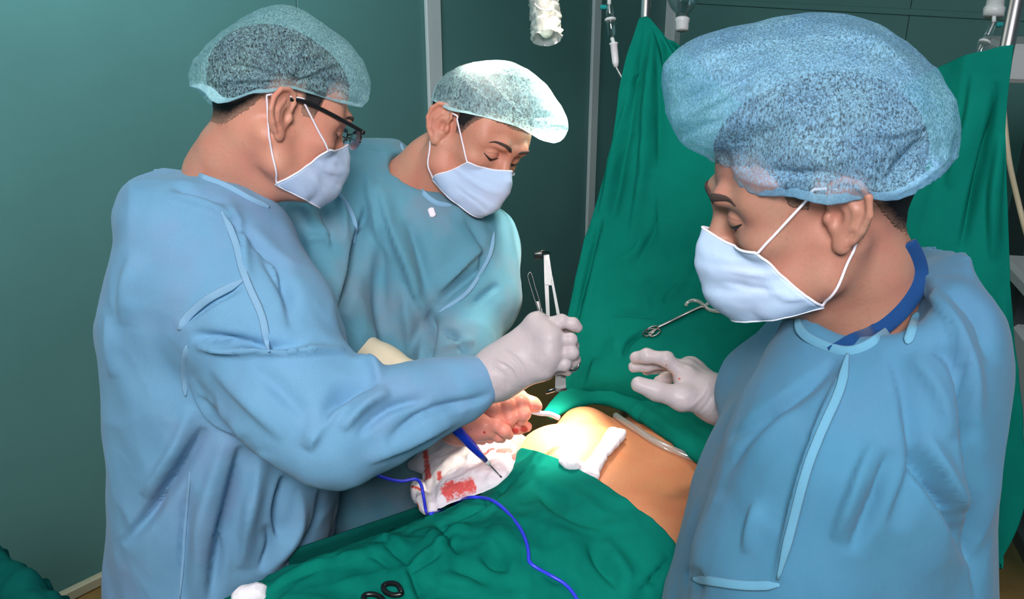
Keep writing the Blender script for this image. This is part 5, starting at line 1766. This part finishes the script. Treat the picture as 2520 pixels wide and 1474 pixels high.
V, F, st = pad('gauze_pad', pad_poly, np.array([1160., 1150.]), .022, 91,
    [([(1056, 1125), (1062, 1150), (1057, 1190)], 11), ([(1066, 1165), (1067, 1190)], 7), ([(1094, 1188), (1096, 1198)], 10), ([(1104, 1226), (1125, 1218), (1145, 1212), (1168, 1205)], 13), ([(1110, 1216), (1124, 1210)], 9),
     ([(1238, 1133), (1264, 1123)], 10), ([(1204, 1139), (1228, 1130)], 6), ([(1286, 1082), (1281, 1108), (1268, 1136)], 9), ([(1234, 1100), (1248, 1106), (1247, 1094)], 6), ([(1268, 1082), (1286, 1078)], 9), ([(1264, 1098), (1278, 1104)], 6)])
remember('pad0', (V, F))
gp_ = obj('gauze_pad', (V, F), MAT['gauze'], None, attrs={'stain': st})
tag(gp_, 'large crumpled gauze pad stained with blood at the table edge', 'gauze')
V, F, st = pad('gauze_fold', np.array([(1036, 1184), (1052, 1196), (1060, 1216), (1074, 1236), (1072, 1252), (1052, 1262), (1036, 1258), (1028, 1240), (1014, 1228), (1012, 1204), (1021, 1188)], float), np.array([1042., 1222.]), .016, 92,
    [([(1022, 1212), (1036, 1218), (1052, 1226)], 5), ([(1030, 1245), (1036, 1254)], 4)], .002)
remember('pad', (V, F))
obj('pad_corner', (V, F), MAT['gauze'], gp_, attrs={'stain': st})

# -------- cautery pencil and its cable
pen = empty('cautery_pencil', P(1241, 1183, 1.44), 'blue electric cautery pencil with a steel needle tip lying on the gauze', 'surgical tool')
a4 = hits([(1240, 1183)], ['drape', 'pad0'], .007, 1.02)[0]
a2 = hits([(1194, 1134)], ['drape', 'pad0'], .016, 1.04)[0]
ax_ = nrm(P(1150, 1085, 1.358) - a4)
a2 = None
def on_axis(u, v):
    """point of the straight pencil axis seen nearest to a pixel, lifted clear of the gauze"""
    r = nrm((u - CX) / FPX * RT + (v - CY) / FPX * DN + FW)
    n_ = nrm(np.cross(ax_, np.cross(r, ax_)))
    w0 = CAM - a4
    b_, d_, e_ = r @ ax_, r @ w0, ax_ @ w0
    sN = (e_ - b_ * d_) / (1 - b_ * b_)
    return a4 + ax_ * sN
a0, a1, a2, a3_ = on_axis(1112, 1046), on_axis(1160, 1094), on_axis(1194, 1134), on_axis(1203, 1147)
obj('pencil_body', tube_geo([a0, a0 * .6 + a1 * .4, a1, a1 * .5 + a2 * .5, a2], [.0078, .0078, .0072, .0058, .0042], 16), MAT['blue'], pen)
obj('button_strip', tube_geo([a0 * .8 + a1 * .2 + UPZ * .0066, a1 + UPZ * .0060], .0026, 8), MAT['cord'], pen)
obj('collar', tube_geo([a2, a2 * .6 + a3_ * .4, a3_], [.0034, .0038, .0022], 12), MAT['frost'], pen)
obj('needle', tube_geo([a3_, a3_ * .5 + a4 * .5, a4], [.0013, .0010, .0007], 8), MAT['steel'], pen)
obj('scorched_tip', tube_geo([a3_ * .1 + a4 * .9, a4], [.0014, .0014], 8), MAT['black'], pen)
c1 = [P(860, 1150, 1.36), P(905, 1158, 1.37), P(940, 1174, 1.385), P(985, 1184, 1.395), P(1022, 1179, 1.40), P(1036, 1192, 1.405), P(1043, 1225, 1.405), P(1050, 1262, 1.41)]
c2 = [hit(u, v, ['drape'], .003) for u, v in [(1064, 1268), (1085, 1255), (1115, 1240), (1150, 1230), (1185, 1229), (1215, 1238), (1245, 1262), (1275, 1300), (1294, 1335), (1301, 1362), (1303, 1385), (1318, 1400), (1355, 1416), (1390, 1436), (1412, 1462), (1425, 1490)]]
c2 = [q for q in c2 if q is not None]
cb_ = tube('cautery_cable', c1 + c2, .0026, MAT['cord'], None, 220, 10)
tag(cb_, 'bright blue cable looping over the green drape below the gauze', 'cable')

# -------- black-handled scissors at the bottom edge
sc_ = empty('scissors', PZ(960, 1474, 1.02), 'pair of scissors with black finger rings lying on the green drape at the bottom', 'scissors')
def ring(cu, cv, ru, rv, tilt):
    out = []
    for a in np.linspace(0, 2 * math.pi, 41):
        x, y = ru * math.cos(a), rv * math.sin(a)
        u, v = cu + x * math.cos(tilt) - y * math.sin(tilt), cv + x * math.sin(tilt) + y * math.cos(tilt)
        h_ = hit(u, v, ['drape'], .005)
        out.append(h_ if h_ is not None else PZ(u, v, 1.02))
    return np.array(out)
for cu, cv, tl in ((970, 1456, .12), (918, 1484, .3)):
    R_ = ring(cu, cv, 26, 15, tl)
    for _ in range(4):
        R_[1:-1] = (R_[:-2] + 2 * R_[1:-1] + R_[2:]) / 4
    hnd = obj('finger_ring', tube_geo(R_, .0036, 10), MAT['black'], sc_)
    obj('blade', tube_geo(spline([PZ(cu + 2, cv + 14, 1.03), PZ(cu + 20, cv + 70, 1.02), PZ(980, 1640, 1.02), PZ(990, 1760, 1.02)], 24), np.interp(np.linspace(0, 1, 24), [0, .5, 1], [.003, .004, .0012]), 8, flat=.6), MAT['steel'], sc_)

# -------- clear drain tube across the chest
tp = [hit(u, v, ['skin'], .006) for u, v in [(1470, 1002), (1488, 1012), (1512, 1030), (1540, 1048), (1568, 1066), (1602, 1088), (1638, 1107), (1680, 1124), (1725, 1142), (1775, 1158)]]
tp = [q for q in tp if q is not None]
ct = tube('clear_tube', tp, .0058, MAT['tubing'], None, 120, 14)
tag(ct, 'thick clear plastic tube running across the bare chest', 'tube')

# -------- clamp and thin tubing lying on the screen cloth
ck = empty('towel_clamp', P(1610, 820, 1.55), 'steel ring-handled clamp lying on the green screen cloth', 'clamp')
K = ['screen']
sh_ = hits([(1618, 812), (1650, 797), (1690, 777), (1722, 761), (1732, 759), (1742, 763)], K, .006, 1.2)
obj('shaft', tube_geo(spline(sh_, 30), [.0030] * 22 + list(np.linspace(.003, .0018, 8)), 10), MAT['steel'], ck)
for cu, cv in ((1606, 815), (1613, 823), (1600, 822)):
    rg = [(cu + 15 * math.cos(a) * .88 + 4 * math.sin(a), cv - 15 * math.cos(a) * .45 + 5.5 * math.sin(a)) for a in np.linspace(0, 2 * math.pi, 25)]
    w_ = hits(rg, K, .005, 1.2)
    obj('finger_ring', tube_geo(w_, .0017, 8), MAT['steel'], ck)
tA = hits([(1690, 756), (1694, 748), (1706, 742), (1722, 746), (1736, 757), (1750, 766), (1787, 771), (1838, 773), (1880, 780), (1930, 790)], K, .005, 1.2)
tg = tube('suction_tubing', tA, .0036, MAT['tubing'], None, 100, 12)
tag(tg, 'clear thin tubing running right from the clamp, lower of the two', 'tube')
tB = hits([(1736, 758), (1744, 750), (1757, 745), (1787, 742), (1815, 747), (1832, 756), (1845, 761), (1868, 759), (1900, 756), (1935, 760)], K, .005, 1.2)
tg = tube('suction_tubing', tB, .0036, MAT['tubing'], None, 100, 12)
tag(tg, 'clear thin tubing with a wavy loop above, just under the mask', 'tube')

# -------- infusion sets and bottle
def drip(pts, d, label, clip_side):
    """pts: centre line pixels from the spike down: spike, flange, chamber end, connector top, connector end, tube end"""
    e = empty('drip_chamber', P(*pts[1], d), label, 'drip chamber', 'infusion drip chambers')
    a, b, c, f, g = [P(*q, d) for q in pts[:5]]
    s = d / FPX
    obj('spike_housing', lathe_geo([(0, 6 * s), (.15, 9 * s), (.5, 10 * s), (1, 10.5 * s)], a, b, 20), MAT['clear'], e)
    obj('drip_tip', tube_geo([a, a * .4 + b * .6], 2.0 * s, 8), MAT['white_plastic'], e)
    obj('flange', lathe_geo([(0, 12 * s), (.2, 14 * s), (.8, 14 * s), (1, 12 * s)], b + (b - c) * .05, b - (b - c) * .10, 24), MAT['frost'], e)
    obj('chamber', lathe_geo([(0, 11 * s), (.1, 11 * s), (.85, 10 * s), (1, 5 * s)], b, c, 20), MAT['fluid'], e)
    obj('neck', tube_geo([c, f], 5 * s, 12), MAT['frost'], e)
    obj('connector', lathe_geo([(0, 11 * s), (.06, 11 * s), (.08, 9 * s), (.8, 8.5 * s), (1, 5 * s)], f, g, 20), MAT['white_plastic'], e)
    obj('clip', box_geo(P(pts[0][0] + clip_side * 14, pts[0][1] + 6, d), RT * 8 * s, UPZ * 5 * s, FW * 5 * s, 2 * s), MAT['teal'], e)
    obj('line', tube_geo(spline([P(*q, d) for q in pts[4:]], 20), 2.6 * s, 8), MAT['tubing'], e)
    obj('upper_line', tube_geo(spline([P(pts[0][0] - 2, pts[0][1] - 160, d), P(pts[0][0] + 1, pts[0][1] - 60, d), a], 12), 5 * s, 10), MAT['frost'], e)
    return e
drip([(1499, 12), (1502, 47), (1506, 93), (1510, 106), (1516, 165), (1520, 172), (1534, 198), (1552, 235)], 1.97, 'clear drip chamber hanging left of the green screen corner', -1)
drip([(2446, 55), (2424, 102), (2408, 140), (2402, 152), (2392, 200), (2388, 210), (2370, 260)], 1.50, 'clear drip chamber behind the pole at the top right', +1)
cp = lathe_geo([(0, .006), (.05, .0135), (.55, .0145), (.6, .017), (1, .016)], P(2452, -10, 1.50), P(2444, 40, 1.50), 24)
o = obj('bottle_cap', cp, MAT['frost'], None)
tag(o, 'frosted white bottle cap above the drip chamber at the top right', 'cap')
bt = empty('infusion_bottle', P(1680, 75, 2.0), 'upside-down clear infusion bottle with frosted cap hanging at the top', 'bottle')
s2 = 2.0 / FPX
obj('bottle', lathe_geo([(0, 34 * s2), (.06, 40 * s2), (.74, 41 * s2), (.80, 39 * s2), (.88, 30 * s2), (.94, 18 * s2), (1, 15 * s2)], P(1690, -190, 2.0), P(1679, 46, 2.0), 32), MAT['clear'], bt)
obj('fluid', lathe_geo([(0, 38 * s2), (.6, 38 * s2), (.72, 36 * s2), (.85, 27 * s2), (.93, 15 * s2), (1, 12 * s2)], P(1687, -100, 2.0), P(1679.3, 40, 2.0), 32), MAT['fluid'], bt)
obj('cap', lathe_geo([(0, 15 * s2), (.06, 18 * s2), (.3, 18 * s2), (.36, 16.5 * s2), (.92, 16 * s2), (1, 13 * s2)], P(1679.3, 44, 2.0), P(1678, 76, 2.0), 28), MAT['frost'], bt)
obj('hanger', tube_geo(spline([P(1690, -190, 2.0), P(1676, -230, 2.0), P(1692, -262, 2.0), P(1706, -230, 2.0), P(1692, -190, 2.0)], 24), .002, 8), MAT['white_plastic'], bt)

# -------- anaesthesia machine at the right edge, behind the screen
am = empty('anaesthesia_machine', P(2620, 900, 2.2) * [1, 1, 0], 'grey anaesthesia machine mostly hidden at the right edge of the picture', 'machine')
fx = nrm([.98, -.2, 0])
fy = np.array([.2, .98, 0])
def amb(name, u, v, d, hx_, hy_, hz, mat, bv=.01):
    return obj(name, box_geo(P(u, v, d), fx * hx_, fy * hy_, UPZ * hz, bv), MAT[mat], am, smooth=False)
amb('monitor', 2545, 146, 2.1, .105, .10, .043, 'equip')
amb('column', 2600, 600, 2.25, .10, .09, .50, 'dark_equip')
amb('shelf', 2590, 690, 2.10, .085, .12, .022, 'equip')
amb('cabinet', 2640, 1010, 2.25, .16, .16, .20, 'equip')
amb('foot', 2600, 1290, 2.3, .12, .18, .03, 'dark_equip')
tube('breathing_hose', [P(2468, 250, 1.75), P(2474, 320, 1.75), P(2484, 400, 1.76), P(2504, 490, 1.78), P(2530, 590, 1.8), P(2560, 680, 1.9)], .0055, MAT['base'], am, 60, 10)

# -------- draped instrument trolley at the lower left corner
tr_ = empty('instrument_trolley', P(-160, 1560, 1.3) * [1, 1, 0], 'instrument trolley under a teal wrap at the lower left corner', 'trolley')
tz = .93
e0, e1 = PZ(-60, 1316, tz), PZ(175, 1500, tz)
ed_ = nrm(e1 - e0)
inn = np.array([-ed_[1], ed_[0], 0])
if inn @ (PZ(0, 1474, tz) - PZ(80, 1400, tz)) < 0:
    inn = -inn
lw = np.linalg.norm(e1 - e0)
rows = []
for t in np.linspace(0, 1, 90):
    row = []
    for s_ in np.linspace(-.25, 1.0, 70):
        base = e0 + ed_ * (s_ * lw)
        if t < .35:
            q = base - UPZ * (.55 * (1 - t / .35)) - inn * .012 * math.sin(s_ * 30)
        elif t < .6:
            a = (t - .35) / .25 * math.pi
            q = base + inn * (.028 * (1 - math.cos(a))) + UPZ * (.028 * math.sin(a))
        else:
            q = base + inn * (.056 + (t - .6) * 1.1) + UPZ * (-.006)
        row.append(q)
    rows.append(row)
V, F = np.array(rows).reshape(-1, 3), grid_faces(90, 70)
V = wrinkle(V, F, 14, .006, (1, 1, 1), 95, 3)
obj('roll_cloth', (V, F), MAT['green_dark'], tr_, solid=.003)
tc_ = e0 + ed_ * lw * .35 + inn * .34
obj('tray_wrap', box_geo(tc_ + UPZ * (tz - tc_[2] + .004), ed_ * lw * .6, inn * .26, UPZ * .006, .004), MAT['teal'], tr_)
obj('table_top', box_geo(tc_ + UPZ * (tz - tc_[2] - .03), ed_ * lw * .58, inn * .28, UPZ * .012, .003), MAT['steel'], tr_, smooth=False)
for i in (-1, 1):
    for j in (-1, 1):
        b_ = tc_ + ed_ * lw * .5 * i + inn * .24 * j
        b_ = np.array([b_[0], b_[1], 0])
        obj('leg', tube_geo([b_ + UPZ * .0, b_ + UPZ * (tz - .04)], .012, 10), MAT['steel'], tr_)
# loose gauze corner on the drape at the bottom
g3 = lump('gauze_swab', [(596, 1480), (615, 1474), (634, 1466), (642, 1462)], [.012, .012, .010, .006], ['drape'], .004, MAT['gauze'], 83, zdef=1.0)
tag(g3, 'white gauze corner peeking up at the bottom edge beside the blue gown', 'gauze')
